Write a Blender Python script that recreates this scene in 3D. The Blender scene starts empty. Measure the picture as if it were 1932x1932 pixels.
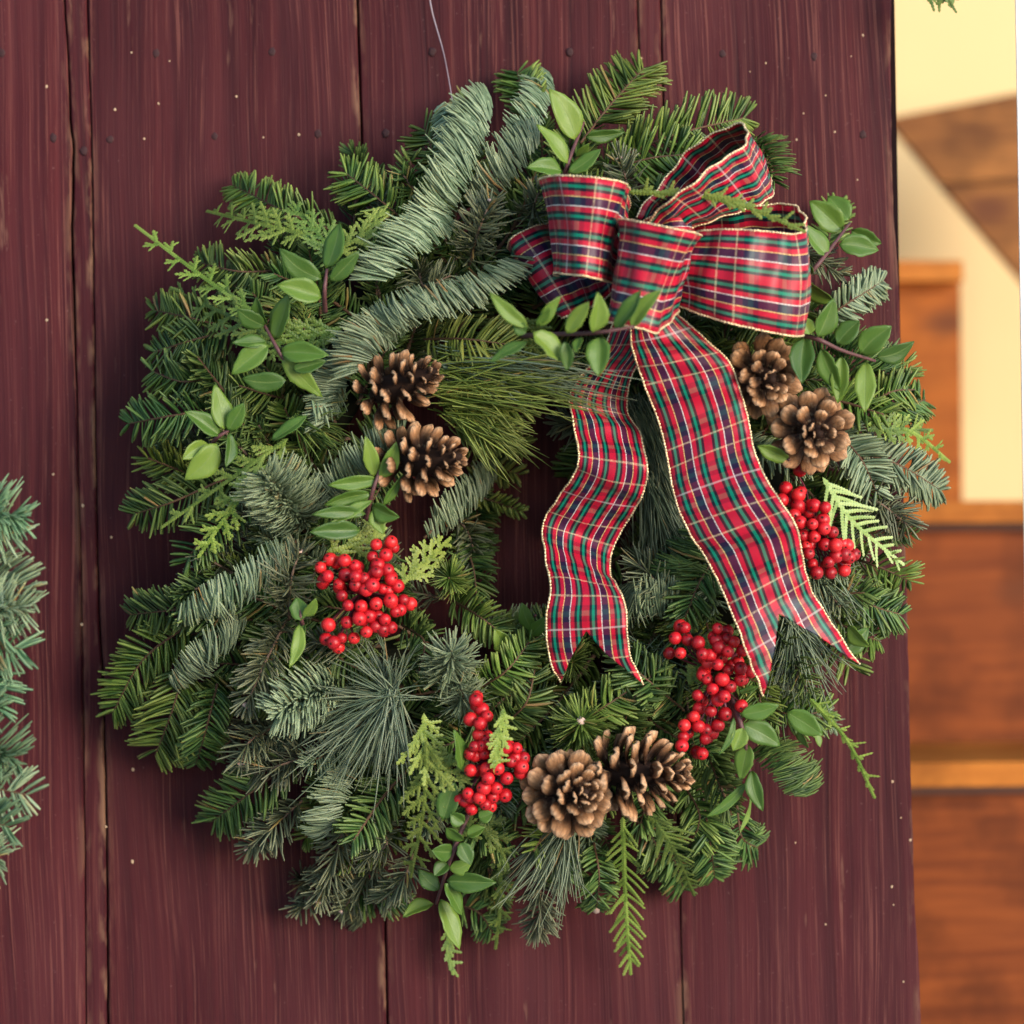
import bpy, math, random
import numpy as np
from mathutils import Vector, Matrix
random.seed(7); RNG = np.random.default_rng(11)

# ------------------------------------------------------------------ camera
W = 0.72; DIST = 2.2; RES = 1932.0          # frame width (m) on the door's face, camera distance, photo grid
ROLL = math.radians(-1.55)
RIGHT = np.array([math.cos(ROLL), 0, math.sin(ROLL)]); UP = np.array([-math.sin(ROLL), 0, math.cos(ROLL)])
sc = bpy.context.scene
cd = bpy.data.cameras.new('camera'); cam = bpy.data.objects.new('camera', cd); sc.collection.objects.link(cam)
cd.sensor_width = 36; cd.lens = 36*DIST/W; cd.clip_start = .05; cd.clip_end = 200
m = Matrix(((RIGHT[0], UP[0], 0, 0), (0, 0, -1, -DIST), (RIGHT[2], UP[2], 0, 0), (0, 0, 0, 1)))
cam.matrix_world = m
cd.dof.use_dof = True; cd.dof.focus_distance = DIST-.10; cd.dof.aperture_fstop = 4.2
sc.camera = cam
# ------------------------------------------------------------------ light
SUN_EL, SUN_AZ = math.radians(10), math.radians(40)   # low bright sky, in front and to the right of the door
sv = Vector((math.sin(SUN_AZ)*math.cos(SUN_EL), -math.cos(SUN_AZ)*math.cos(SUN_EL), math.sin(SUN_EL)))
wd = bpy.data.worlds.new('World'); sc.world = wd; wd.use_nodes = True
wn = wd.node_tree.nodes; wl = wd.node_tree.links
sky = wn.new('ShaderNodeTexSky'); sky.sky_type = 'NISHITA'; sky.sun_disc = False
sky.sun_elevation = SUN_EL; sky.sun_rotation = math.atan2(sv.x, sv.y); sky.air_density = 1.0; sky.dust_density = .6; sky.ozone_density = 2.6
wn['Background'].inputs[1].default_value = .15
wl.new(sky.outputs[0], wn['Background'].inputs[0])
sl = bpy.data.lights.new('sun', 'SUN'); sl.energy = 1.5; sl.angle = math.radians(30); sl.color = (1, .965, .93)
so = bpy.data.objects.new('sun', sl); sc.collection.objects.link(so)
so.rotation_euler = sv.to_track_quat('Z', 'Y').to_euler()
sc.view_settings.view_transform = 'Standard'; sc.view_settings.look = 'None'
sc.view_settings.gamma = 1; sc.view_settings.use_curve_mapping = False
sc.view_settings.exposure = 1.32
sc.cycles.max_bounces = 6; sc.cycles.diffuse_bounces = 3; sc.cycles.glossy_bounces = 3; sc.cycles.transmission_bounces = 2

# ------------------------------------------------------------------ helpers
def P(u, v, d=0.0):
    """point whose distance in front of the door is d, laid out on the photo grid"""
    k = W/RES*(DIST-d)/DIST
    p = RIGHT*((u-966)*k)+UP*((966-v)*k)
    p[1] = -d
    return p
MM = W/RES                                     # metres for one grid unit on the door
def link(o, parent=None):
    sc.collection.objects.link(o)
    if parent is not None: o.parent = parent
    return o
def tag(o, label=None, cat=None, group=None, kind=None):
    if label: o['label'] = label
    if cat: o['category'] = cat
    if group: o['group'] = group
    if kind: o['kind'] = kind
    return o
def empty(name, loc=(0, 0, 0)):
    o = bpy.data.objects.new(name, None); o.empty_display_size = .02
    o.location = loc
    return link(o)
def mesh_np(name, V, F, mat, attrs=None, smooth=True, uv=None):
    """V (n,3), F (m,k) index array or list of arrays"""
    me = bpy.data.meshes.new(name); V = np.asarray(V, dtype=np.float32)
    Fs = F if isinstance(F, list) else [F]
    Fs = [np.asarray(f, dtype=np.int32) for f in Fs if len(f)]
    nl = sum(f.size for f in Fs); npoly = sum(len(f) for f in Fs)
    me.vertices.add(len(V)); me.vertices.foreach_set('co', V.ravel())
    me.loops.add(nl); me.loops.foreach_set('vertex_index', np.concatenate([f.ravel() for f in Fs]))
    me.polygons.add(npoly)
    st = []; off = 0
    for f in Fs:
        st.append(np.arange(len(f))*f.shape[1]+off); off += f.size
    me.polygons.foreach_set('loop_start', np.concatenate(st).astype(np.int32))
    me.update(calc_edges=True); me.validate()
    me.polygons.foreach_set('use_smooth', np.full(len(me.polygons), smooth))
    for k, a in (attrs or {}).items():
        at = me.attributes.new(k, 'FLOAT', 'POINT'); at.data.foreach_set('value', np.asarray(a, dtype=np.float32))
    if uv is not None:
        ul = me.uv_layers.new(name='UVMap'); li = np.empty(len(me.loops), dtype=np.int32)
        me.loops.foreach_get('vertex_index', li)
        ul.data.foreach_set('uv', np.asarray(uv, dtype=np.float32)[li].ravel())
    if mat: me.materials.append(mat)
    return me
def mobj(name, me, parent=None): return link(bpy.data.objects.new(name, me), parent)
def nrm(a): return a/np.maximum(np.linalg.norm(a, axis=-1, keepdims=True), 1e-9)
def catmull(pts, n):
    pts = np.asarray(pts, dtype=float); k = len(pts)
    if k == 2: return pts[0]+(pts[1]-pts[0])*np.linspace(0, 1, n)[:, None]
    q = np.vstack([2*pts[0]-pts[1], pts, 2*pts[-1]-pts[-2]])
    t = np.linspace(0, k-1-1e-6, n); i = t.astype(int); f = (t-i)[:, None]
    a, b, c, d = q[i], q[i+1], q[i+2], q[i+3]
    return .5*(2*b+(c-a)*f+(2*a-5*b+4*c-d)*f**2+(3*b-a-3*c+d)*f**3)
def tube(path, r, sides=6, cap=True):
    path = np.asarray(path, dtype=float); n = len(path); r = np.broadcast_to(np.asarray(r, dtype=float), (n,))
    T = nrm(np.gradient(path, axis=0)); ref = np.array([.13, -.9, .41])
    S = nrm(np.cross(T, ref)); N = np.cross(S, T)
    a = np.arange(sides)*2*math.pi/sides
    V = (path[:, None]+r[:, None, None]*(np.cos(a)[None, :, None]*S[:, None]+np.sin(a)[None, :, None]*N[:, None])).reshape(-1, 3)
    i = np.arange(n-1)[:, None]*sides; j = np.arange(sides)[None]; j2 = (j+1) % sides
    F = np.stack([i+j, i+j2, i+sides+j2, i+sides+j], -1).reshape(-1, 4)
    if cap:
        V = np.vstack([V, path[0]-T[0]*r[0]*.3, path[-1]+T[-1]*r[-1]*.3]); c0 = n*sides
        jj = np.arange(sides); k2 = (jj+1) % sides
        T1 = np.stack([k2, jj, np.full(sides, c0)], -1); T2 = np.stack([(n-1)*sides+jj, (n-1)*sides+k2, np.full(sides, c0+1)], -1)
        return V, [F, np.vstack([T1, T2])]
    return V, [F]
def merge(parts):
    Vs, Fd, off = [], {}, 0
    for V, Fs in parts:
        Vs.append(V)
        for f in (Fs if isinstance(Fs, list) else [Fs]):
            if len(f): Fd.setdefault(np.asarray(f).shape[1], []).append(np.asarray(f)+off)
        off += len(V)
    return np.vstack(Vs), [np.vstack(x) for x in Fd.values()]

# ------------------------------------------------------------------ materials
class NT:
    def __init__(s, name):
        s.m = bpy.data.materials.new(name); s.m.use_nodes = True; s.t = s.m.node_tree
        s.b = s.t.nodes['Principled BSDF']; s.out = s.t.nodes['Material Output']
    def n(s, ty, **kw):
        x = s.t.nodes.new(ty)
        for k, v in kw.items(): setattr(x, k, v)
        return x
    def l(s, a, b): s.t.links.new(a, b)
    def val(s, sock, v):
        if hasattr(v, 'is_output') or hasattr(v, 'links'): s.l(v, sock)
        else: sock.default_value = v
    def math(s, op, a, b=0.0, c=None, clamp=False):
        x = s.n('ShaderNodeMath', operation=op); x.use_clamp = clamp
        s.val(x.inputs[0], a); s.val(x.inputs[1], b)
        if c is not None: s.val(x.inputs[2], c)
        return x.outputs[0]
    def mix(s, f, a, b, mode='MIX'):
        x = s.n('ShaderNodeMix', data_type='RGBA', blend_type=mode)
        s.val(x.inputs[0], f)
        for sk, v in ((x.inputs[6], a), (x.inputs[7], b)):
            if isinstance(v, tuple): sk.default_value = (*v, 1) if len(v) == 3 else v
            else: s.l(v, sk)
        return x.outputs[2]
    def ramp(s, f, stops, interp='LINEAR'):
        x = s.n('ShaderNodeValToRGB'); cr = x.color_ramp; cr.interpolation = interp
        while len(cr.elements) < len(stops): cr.elements.new(1.0)
        for e, (p, c) in zip(cr.elements, stops):
            e.position = p; e.color = (*c, 1) if isinstance(c, tuple) else (c, c, c, 1)
        s.val(x.inputs[0], f); return x.outputs[0]
    def attr(s, name): return s.n('ShaderNodeAttribute', attribute_name=name).outputs['Fac']
    def obj(s): return s.n('ShaderNodeTexCoord').outputs['Object']
    def mapping(s, vec, scale=(1, 1, 1), loc=(0, 0, 0)):
        x = s.n('ShaderNodeMapping'); s.l(vec, x.inputs[0]); x.inputs[3].default_value = scale; x.inputs[1].default_value = loc
        return x.outputs[0]
    def noise(s, vec, scale=5, detail=3, rough=.5, dist=0):
        x = s.n('ShaderNodeTexNoise'); s.l(vec, x.inputs['Vector']); x.inputs['Scale'].default_value = scale
        x.inputs['Detail'].default_value = detail; x.inputs['Roughness'].default_value = rough; x.inputs['Distortion'].default_value = dist
        return x
    def bump(s, h, strength=.3, dist=.001):
        x = s.n('ShaderNodeBump'); x.inputs['Strength'].default_value = strength; x.inputs['Distance'].default_value = dist
        s.l(h, x.inputs['Height']); s.l(x.outputs[0], s.b.inputs['Normal'])
    def set(s, col=None, rough=.5, spec=.5, metal=0):
        if col is not None:
            if isinstance(col, tuple): s.b.inputs['Base Color'].default_value = (*col, 1)
            else: s.l(col, s.b.inputs['Base Color'])
        s.val(s.b.inputs['Roughness'], rough); s.b.inputs['Specular IOR Level'].default_value = spec
        s.b.inputs['Metallic'].default_value = metal
        return s.m

def mat_paint():
    k = NT('red_painted_wood'); o = k.obj()
    # per-plank shift so that no two boards share a grain
    oi = k.n('ShaderNodeObjectInfo'); sh = k.n('ShaderNodeVectorMath', operation='SCALE'); sh.inputs[0].default_value = (3, 5, 7)
    k.l(oi.outputs['Random'], sh.inputs['Scale']); ad = k.n('ShaderNodeVectorMath', operation='ADD'); k.l(o, ad.inputs[0]); k.l(sh.outputs[0], ad.inputs[1]); v = ad.outputs[0]
    # wavering of the grain
    wv = k.noise(k.mapping(v, (9, 1, 2.2)), 1, 2, .5).outputs['Fac']
    wx = k.math('MULTIPLY', k.math('SUBTRACT', wv, .5), .032)
    cx = k.n('ShaderNodeCombineXYZ'); k.l(wx, cx.inputs[0])
    a2 = k.n('ShaderNodeVectorMath', operation='ADD'); k.l(v, a2.inputs[0]); k.l(cx.outputs[0], a2.inputs[1]); g = a2.outputs[0]
    fine = k.noise(k.mapping(g, (640, 1, 7)), 1, 4, .68).outputs['Fac']
    mid = k.noise(k.mapping(g, (120, 1, 1.4)), 1, 3, .55).outputs['Fac']
    big = k.noise(k.mapping(v, (14, 1, 4)), 1, 3, .5).outputs['Fac']
    lines = k.ramp(fine, [(.54, 0.0), (.60, .7), (.66, 1.0)])
    zone = k.ramp(k.noise(k.mapping(v, (26, 1, 3)), 1, 2).outputs['Fac'], [(.36, 0.15), (.62, 1.0)])
    base = k.ramp(mid, [(.25, (.018, .0026, .0052)), (.5, (.047, .0066, .0098)), (.78, (.086, .0150, .0165))])
    base = k.mix(k.ramp(big, [(.35, 0.0), (.7, .7)]), base, (.082, .0185, .0215))
    c = k.mix(k.math('MULTIPLY', k.math('MULTIPLY', lines, zone), .75), base, (.180, .060, .048))
    dark = k.ramp(fine, [(.28, 1.0), (.42, 0.0)])
    c = k.mix(k.math('MULTIPLY', dark, .5), c, (.010, .003, .006))
    pv = k.n('ShaderNodeHueSaturation'); k.l(c, pv.inputs['Color']); k.l(k.math('ADD', .86, k.math('MULTIPLY', oi.outputs['Random'], .16)), pv.inputs['Value']); c = pv.outputs[0]
    # worn spots and worn arrises
    wear = k.noise(k.mapping(v, (70, 1, 9)), 1, 4, .65).outputs['Fac']
    w = k.math('MULTIPLY', k.ramp(wear, [(.66, 0.0), (.74, 1.0)]), .6)
    c = k.mix(w, c, (.20, .10, .07))
    e = k.attr('edge'); en = k.noise(k.mapping(v, (90, 1, 26)), 1, 3, .6).outputs['Fac']
    ew = k.math('MULTIPLY', e, k.ramp(en, [(.47, 0.0), (.62, 1.0)]))
    c = k.mix(k.math('MULTIPLY', ew, .75), c, (.25, .135, .08))
    # dust
    dn = k.noise(k.mapping(v, (330, 1, 300)), 1, 2, .6).outputs['Fac']
    c = k.mix(k.math('MULTIPLY', k.ramp(dn, [(.70, 0.0), (.79, 1.0)]), .3), c, (.22, .12, .11))
    h = k.math('ADD', k.math('MULTIPLY', fine, .9), k.math('MULTIPLY', mid, .9))
    h = k.math('SUBTRACT', h, k.math('MULTIPLY', w, .3))
    k.bump(h, .6, .0010)
    r = k.math('ADD', .46, k.math('MULTIPLY', wear, .22))
    return k.set(c, r, .11)
def mat_simple(name, col, rough=.5, spec=.4, metal=0, var=.0, scale=300):
    k = NT(name)
    if var:
        n = k.noise(k.obj(), scale, 3).outputs['Fac']
        c = k.mix(n, tuple(x*(1-var) for x in col), tuple(min(1, x*(1+var)) for x in col))
        k.bump(n, .25, .0006)
    else: c = col
    return k.set(c, rough, spec, metal)
def mat_needle(name, c0, c1, c2, tip, rough=.42, spec=.3):
    k = NT(name); r = k.attr('rnd'); t = k.attr('tp')
    oi = k.n('ShaderNodeObjectInfo').outputs['Random']
    c = k.ramp(r, [(.04, c0), (.5, c1), (.975, c2), (.985, (.22, .14, .045)), (1, (.30, .20, .07))])
    hv = k.n('ShaderNodeHueSaturation'); k.l(c, hv.inputs['Color'])
    k.l(k.math('ADD', .485, k.math('MULTIPLY', oi, .03)), hv.inputs['Hue']); k.l(k.math('ADD', .82, k.math('MULTIPLY', oi, .4)), hv.inputs['Value'])
    c = k.mix(k.math('MULTIPLY', k.ramp(t, [(.55, 0.0), (1.0, 1.0)]), .45), hv.outputs[0], tip)
    return k.set(c, rough, spec)
def mat_leaf():
    k = NT('glossy_leaf'); uv = k.n('ShaderNodeTexCoord').outputs['UV']
    sx = k.n('ShaderNodeSeparateXYZ'); k.l(uv, sx.inputs[0])
    oi = k.n('ShaderNodeObjectInfo').outputs['Random']
    c = k.ramp(oi, [(0, (.026, .074, .010)), (.5, (.064, .140, .016)), (1, (.150, .225, .030))])
    nz = k.noise(k.obj(), 160, 3).outputs['Fac']
    c = k.mix(k.math('MULTIPLY', nz, .3), c, (.10, .15, .03))
    dmid = k.math('ABSOLUTE', k.math('SUBTRACT', sx.outputs[0], .5))
    rib = k.ramp(dmid, [(0.0, 1.0), (.03, .5), (.06, 0.0)])
    c = k.mix(k.math('MULTIPLY', rib, .45), c, (.15, .21, .06))
    # side veins
    ph = k.math('SUBTRACT', k.math('MULTIPLY', sx.outputs[1], 9.0), k.math('MULTIPLY', dmid, 6.0))
    vein = k.ramp(k.math('PINGPONG', ph, .5), [(0.0, 1.0), (.09, 0.0)])
    c = k.mix(k.math('MULTIPLY', vein, .14), c, (.12, .18, .05))
    bl = k.noise(k.obj(), 420, 4, .7).outputs['Fac']; c = k.mix(k.math('MULTIPLY', k.ramp(bl, [(.64, 0.0), (.74, 1.0)]), .35), c, (.16, .15, .05))
    geo = k.n('ShaderNodeNewGeometry'); c = k.mix(k.math('MULTIPLY', geo.outputs['Backfacing'], .4), c, (.13, .18, .09))
    h = k.math('SUBTRACT', k.math('MULTIPLY', nz, .35), k.math('ADD', k.math('MULTIPLY', rib, .6), k.math('MULTIPLY', vein, .25)))
    k.bump(h, .3, .0006)
    k.b.inputs['Transmission Weight'].default_value = 0
    return k.set(c, k.math('ADD', .34, k.math('MULTIPLY', nz, .22)), .32)
def mat_berry():
    k = NT('red_berry'); o = k.obj(); sx = k.n('ShaderNodeSeparateXYZ'); k.l(o, sx.inputs[0])
    oi = k.n('ShaderNodeObjectInfo').outputs['Random']
    c = k.ramp(oi, [(0, (.24, .004, .008)), (.6, (.54, .010, .016)), (1, (.64, .022, .022))])
    n = k.noise(o, 220, 2).outputs['Fac']; c = k.mix(k.math('MULTIPLY', n, .3), c, (.45, .005, .012))
    return k.set(c, k.math('ADD', .30, k.math('MULTIPLY', n, .22)), .42)
def mat_scale():
    k = NT('cone_scale'); t = k.attr('tp'); oi = k.n('ShaderNodeObjectInfo').outputs['Random']
    n = k.noise(k.obj(), 230, 4, .6).outputs['Fac']
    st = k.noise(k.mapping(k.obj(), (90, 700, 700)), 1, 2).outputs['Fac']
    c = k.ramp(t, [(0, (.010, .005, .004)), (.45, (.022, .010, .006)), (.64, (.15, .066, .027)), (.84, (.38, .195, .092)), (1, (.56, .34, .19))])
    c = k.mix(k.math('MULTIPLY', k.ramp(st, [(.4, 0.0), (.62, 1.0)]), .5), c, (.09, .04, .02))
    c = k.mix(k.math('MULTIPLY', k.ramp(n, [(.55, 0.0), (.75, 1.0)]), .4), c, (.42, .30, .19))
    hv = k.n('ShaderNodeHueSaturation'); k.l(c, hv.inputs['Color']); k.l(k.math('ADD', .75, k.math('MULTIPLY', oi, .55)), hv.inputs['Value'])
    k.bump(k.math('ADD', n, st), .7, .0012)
    return k.set(hv.outputs[0], .65, .2)
def mat_tartan():
    k = NT('tartan_ribbon'); uv = k.n('ShaderNodeTexCoord').outputs['UV']; sx = k.n('ShaderNodeSeparateXYZ'); k.l(uv, sx.inputs[0])
    R = (.44, .005, .026); R2 = (.32, .005, .026); G = (.0, .17, .10); K = (.008, .005, .012); Pp = (.014, .006, .032)
    wst = [(0, R), (.055, K), (.083, G), (.115, K), (.145, R), (.19, R2), (.206, Pp), (.298, R2), (.314, R), (.358, K), (.388, G), (.42, K), (.452, R),
           (.545, K), (.578, G), (.61, K), (.642, R), (.686, R2), (.702, Pp), (.794, R2), (.81, R), (.855, K), (.885, G), (.917, K), (.945, R)]
    warp = k.ramp(sx.outputs[0], wst, 'CONSTANT')
    fv = k.math('FRACT', k.math('MULTIPLY', sx.outputs[1], .60)); weft = k.ramp(fv, [(p, (.26, .006, .03) if c == Pp else R if c == R2 else c) for p, c in wst], 'CONSTANT')
    # twill: fine diagonal alternation of the two thread systems
    tw = k.math('FRACT', k.math('ADD', k.math('MULTIPLY', sx.outputs[0], 62), k.math('MULTIPLY', sx.outputs[1], 62)))
    tf = k.math('ADD', .20, k.math('MULTIPLY', k.math('GREATER_THAN', tw, .5), .2))
    sp_ = k.n('ShaderNodeSeparateColor'); k.l(warp, sp_.inputs[0])
    tf = k.math('MULTIPLY', tf, k.math('ADD', .42, k.math('MULTIPLY', k.math('GREATER_THAN', sp_.outputs[0], .2), .60)))
    c = k.mix(tf, warp, weft)
    wh = (.80, .80, .72); ye = (.82, .62, .22)
    def line(x, ps, w):
        acc = None
        for p in ps:
            q = k.math('LESS_THAN', k.math('ABSOLUTE', k.math('SUBTRACT', x, p)), w)
            acc = q if acc is None else k.math('MAXIMUM', acc, q)
        return acc
    dash = k.noise(k.mapping(uv, (40, 60, 1)), 1, 1).outputs['Fac']; dv = k.ramp(dash, [(.35, .35), (.6, 1.0)])
    c = k.mix(k.math('MULTIPLY', k.math('MULTIPLY', line(sx.outputs[0], (.300, .700), .0060), dv), .7), c, wh)
    c = k.mix(k.math('MULTIPLY', k.math('MULTIPLY', line(sx.outputs[0], (.204, .796), .0060), dv), .65), c, ye)
    c = k.mix(k.math('MULTIPLY', k.math('MULTIPLY', line(fv, (.195, .305, .695, .805), .0055), dv), .32), c, (.80, .68, .40))
    c = k.mix(k.math('MULTIPLY', line(fv, (.5,), .006), .35), c, (.6, .5, .5))
    k.bump(tw, .12, .0003)
    k.b.inputs['Sheen Weight'].default_value = .08; k.b.inputs['Sheen Roughness'].default_value = .4
    return k.set(c, .42, .28)
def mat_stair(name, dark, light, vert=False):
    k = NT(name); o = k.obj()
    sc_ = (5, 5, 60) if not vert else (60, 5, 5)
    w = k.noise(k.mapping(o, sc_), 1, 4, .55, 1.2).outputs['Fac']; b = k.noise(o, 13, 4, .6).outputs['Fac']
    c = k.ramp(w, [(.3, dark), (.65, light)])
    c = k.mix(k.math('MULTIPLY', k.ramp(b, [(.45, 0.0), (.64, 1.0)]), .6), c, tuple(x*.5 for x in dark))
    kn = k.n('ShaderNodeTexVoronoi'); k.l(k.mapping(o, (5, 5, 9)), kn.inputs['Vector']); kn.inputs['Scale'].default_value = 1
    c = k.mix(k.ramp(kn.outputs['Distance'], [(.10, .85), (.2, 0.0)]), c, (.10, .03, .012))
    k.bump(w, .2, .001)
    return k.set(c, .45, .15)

M_paint = mat_paint()
M_back = mat_simple('dark_gap', (.012, .005, .006), .9, .1)
M_speck = mat_simple('bare_wood_fleck', (.46, .32, .20), .7, .2)
M_nail = mat_simple('painted_nail', (.034, .010, .011), .7, .3, 0, .5, 500)
M_wire = mat_simple('pale_wire', (.42, .34, .36), .35, .5, .4)
M_noble = mat_needle('noble_fir', (.055, .092, .046), (.155, .212, .118), (.28, .34, .205), (.34, .39, .21))
M_fir = mat_needle('green_fir', (.024, .052, .009), (.078, .132, .020), (.175, .235, .048), (.24, .28, .07))
M_dfir = mat_needle('deep_green_fir', (.014, .038, .010), (.050, .102, .022), (.125, .190, .046), (.18, .23, .065))
M_teal = mat_needle('teal_fir', (.03, .085, .035), (.09, .18, .085), (.18, .29, .15), (.24, .33, .18))
M_yfir = mat_needle('yellow_green_fir', (.06, .09, .014), (.14, .18, .030), (.24, .27, .06), (.30, .31, .09))
M_old = mat_needle('brownish_fir', (.030, .038, .018), (.085, .098, .050), (.17, .185, .10), (.26, .26, .15))
M_pine = mat_needle('white_pine', (.05, .08, .042), (.12, .17, .10), (.23, .28, .18), (.27, .29, .17), .36)
M_cedar = mat_needle('cedar', (.085, .135, .018), (.145, .205, .030), (.21, .27, .05), (.28, .32, .075), .5)
M_cedarp = mat_needle('pale_cedar', (.17, .24, .06), (.25, .32, .10), (.34, .40, .16), (.40, .44, .2), .5)
M_cedard = mat_needle('dark_cedar', (.045, .085, .015), (.08, .13, .022), (.125, .18, .035), (.18, .23, .055), .5)
M_stem = mat_simple('brown_stem', (.095, .050, .026), .7, .3, 0, .4, 400)
M_cstem = mat_simple('green_brown_stem', (.085, .075, .025), .7, .3, 0, .4, 400)
M_oldstem = mat_simple('grey_brown_stem', (.15, .095, .065), .75, .3, 0, .4, 400)
M_redstem = mat_simple('purple_stem', (.105, .042, .042), .55, .4, 0, .3, 300)
M_berrystem = mat_simple('berry_stem', (.13, .02, .035), .5, .4, 0, .3, 300)
M_bud = mat_simple('pale_bud', (.52, .36, .29), .7, .3, 0, .25, 500)
M_leaf = mat_leaf(); M_berry = mat_berry(); M_scale = mat_scale(); M_tartan = mat_tartan()
M_calyx = mat_simple('calyx', (.03, .012, .01), .8, .2)
M_core = mat_simple('cone_core', (.022, .010, .006), .8, .2, 0, .3, 300)
M_gold = mat_simple('gold_cord', (.80, .60, .34), .36, .5, .5, .3, 900)
M_cream = mat_simple('cream_plaster', (.72, .51, .25), .8, .2, 0, .05, 6)
M_white = mat_simple('white_paint', (.82, .81, .82), .45, .4, 0, .02, 20)
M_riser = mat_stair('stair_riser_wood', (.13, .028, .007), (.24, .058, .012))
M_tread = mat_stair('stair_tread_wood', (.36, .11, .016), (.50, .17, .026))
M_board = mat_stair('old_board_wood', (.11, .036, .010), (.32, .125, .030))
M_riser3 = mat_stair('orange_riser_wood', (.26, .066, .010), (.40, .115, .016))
M_nosing_shade = mat_simple('nosing_shade_brown', (.07, .022, .012), .5, .4, 0, .2, 40)  # dark brown standing in for the shade under the stair nosings
M_ground = mat_simple('pale_paving', (.42, .40, .38), .9, .2, 0, .15, 3)
M_ring = mat_simple('wreath_ring', (.010, .011, .006), .9, .1, 0, .4, 200)

# ------------------------------------------------------------------ the door
gr = mesh_np('ground', [(-12, -14, -1.25), (12, -14, -1.25), (12, 3, -1.25), (-12, 3, -1.25)], [np.array([[0, 1, 2, 3]])], M_ground)
tag(mobj('ground', gr), kind='structure')

door = tag(empty('plank_door', P(900, 2080, -.02)), 'wine-red painted wooden plank door, worn and weathered, behind the wreaths', 'door')
def pkids(o): o.matrix_parent_inverse = Matrix.Translation(-o.parent.location)      # parts are modelled in place
def edge_poly(pts, jit, seed):
    r = np.random.default_rng(seed); vs = np.linspace(-900, 2900, 210); pts = np.array(pts, dtype=float)
    u = np.interp(vs, pts[:, 1], pts[:, 0])
    j = np.cumsum(r.normal(0, jit, 210)); j -= np.interp(vs, [vs[0], vs[-1]], [j[0], j[-1]])
    return vs, u+j*.7+r.normal(0, jit*.5, 210)
eL = edge_poly([(-420, -900), (-335, 2900)], .3, 1); eM = edge_poly([(-960, -900), (-880, 2900)], .3, 8); eN = edge_poly([(-1400, -900), (-1330, 2900)], 0, 9)
eA = edge_poly([(117, -150), (120, 0), (125, 70), (129, 170), (131, 240), (137, 275), (136, 360), (134, 430), (139, 600), (145, 800), (150, 1000), (155, 1300), (158, 1600), (162, 2080)], .35, 2)
eB = edge_poly([(163, -150), (165, 0), (168, 100), (173, 230), (176, 360), (180, 650), (184, 900), (188, 1150), (198, 1300), (199, 1400), (203, 1650), (205, 1932), (206, 2080)], .3, 3)
eC = edge_poly([(671, -150), (675, 0), (684, 300), (700, 900), (715, 1500), (725, 1700), (730, 1932), (733, 2080)], .3, 4)
eD = edge_poly([(1201, -150), (1204, 0), (1207, 100), (1212, 300), (1262, 900), (1290, 1932), (1293, 2080)], .2, 5)
eE = edge_poly([(1243, -150), (1245, 0), (1253, 300), (1266, 900), (1290, 1932), (1293, 2080)], .3, 6)
eR = edge_poly([(1681, -150), (1685, 0), (1683, 150), (1686, 330), (1690, 420), (1697, 520), (1702, 700), (1706, 880), (1712, 1100), (1717, 1300), (1724, 1550), (1728, 1700), (1735, 1800), (1741, 1932), (1745, 2080)], .55, 7)
def gap(vs, pts):
    pts = np.array(pts, dtype=float); return np.interp(vs, pts[:, 0], pts[:, 1])
vs = eL[0]
gA = gap(vs, [(-150, 2.4), (150, 2.6), (300, 4.6), (500, 5.2), (620, 3.8), (760, 1.8), (900, 1.0), (2080, .9)])
gB = gap(vs, [(-150, 2.2), (300, 1.6), (700, 1.8), (1300, 3.0), (2080, 4.0)])
gC = gap(vs, [(-150, 3.6), (300, 3.4), (2080, 3.0)])
gD = gap(vs, [(-150, 1.8), (200, 1.6), (900, 1.0), (2080, 1.0)])
gE = gap(vs, [(-150, 1.8), (2080, 2.6)])
TH = .022
def plank(uL, uR, d0, wearL=.5, wearR=.5, extra=0):
    n = len(vs); bev = .0011; rows = []; ed = []
    ok = uR-uL > 2.0; 
    for i in range(n):
        if not ok[i]: break
        a = P(uL[i], vs[i], d0); b = P(uR[i], vs[i], d0); x = b-a; L = np.linalg.norm(x); x /= L; bv = min(bev, L*.3)
        f = lambda p, dd: p+np.array([0, dd, 0])
        b2 = min(.006, L*.4)
        rows.append([f(a, TH), f(a, bv*1.2), f(a+x*bv, .0), f(a+x*b2, -.0002), f(a+x*L*.5, -.0003), f(b-x*b2, -.0002), f(b-x*bv, .0), f(b, bv*1.2), f(b, TH)])
        ed.append([0, wearL, wearL, 0, 0, 0, wearR, wearR, 0])
    rows = np.array(rows); n = len(rows); k = 9
    V = rows.reshape(-1, 3); i = np.arange(n-1)[:, None]*k; j = np.arange(k-1)[None]
    F = np.stack([i+j, i+k+j, i+k+j+1, i+j+1], -1).reshape(-1, 4)
    caps = [np.array([[0, 8, 7, 1], [1, 7, 6, 2], [2, 6, 5, 3]]), np.array([[5, 4, 3]])]
    e = (n-1)*k
    capb = [np.array([[e+0, e+1, e+7, e+8], [e+1, e+2, e+6, e+7], [e+2, e+3, e+5, e+6]])]
    me = mesh_np('plank', V, [np.vstack([F, caps[0], capb[0]]), np.vstack([caps[1], [[e+3, e+4, e+5]]])], M_paint, {'edge': np.array(ed).ravel()}, smooth=False)
    o = mobj('plank', me, door); pkids(o); return o
A, B, C_, D_, E_, R_ = eA[1], eB[1], eC[1], eD[1], eE[1], eR[1]
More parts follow.
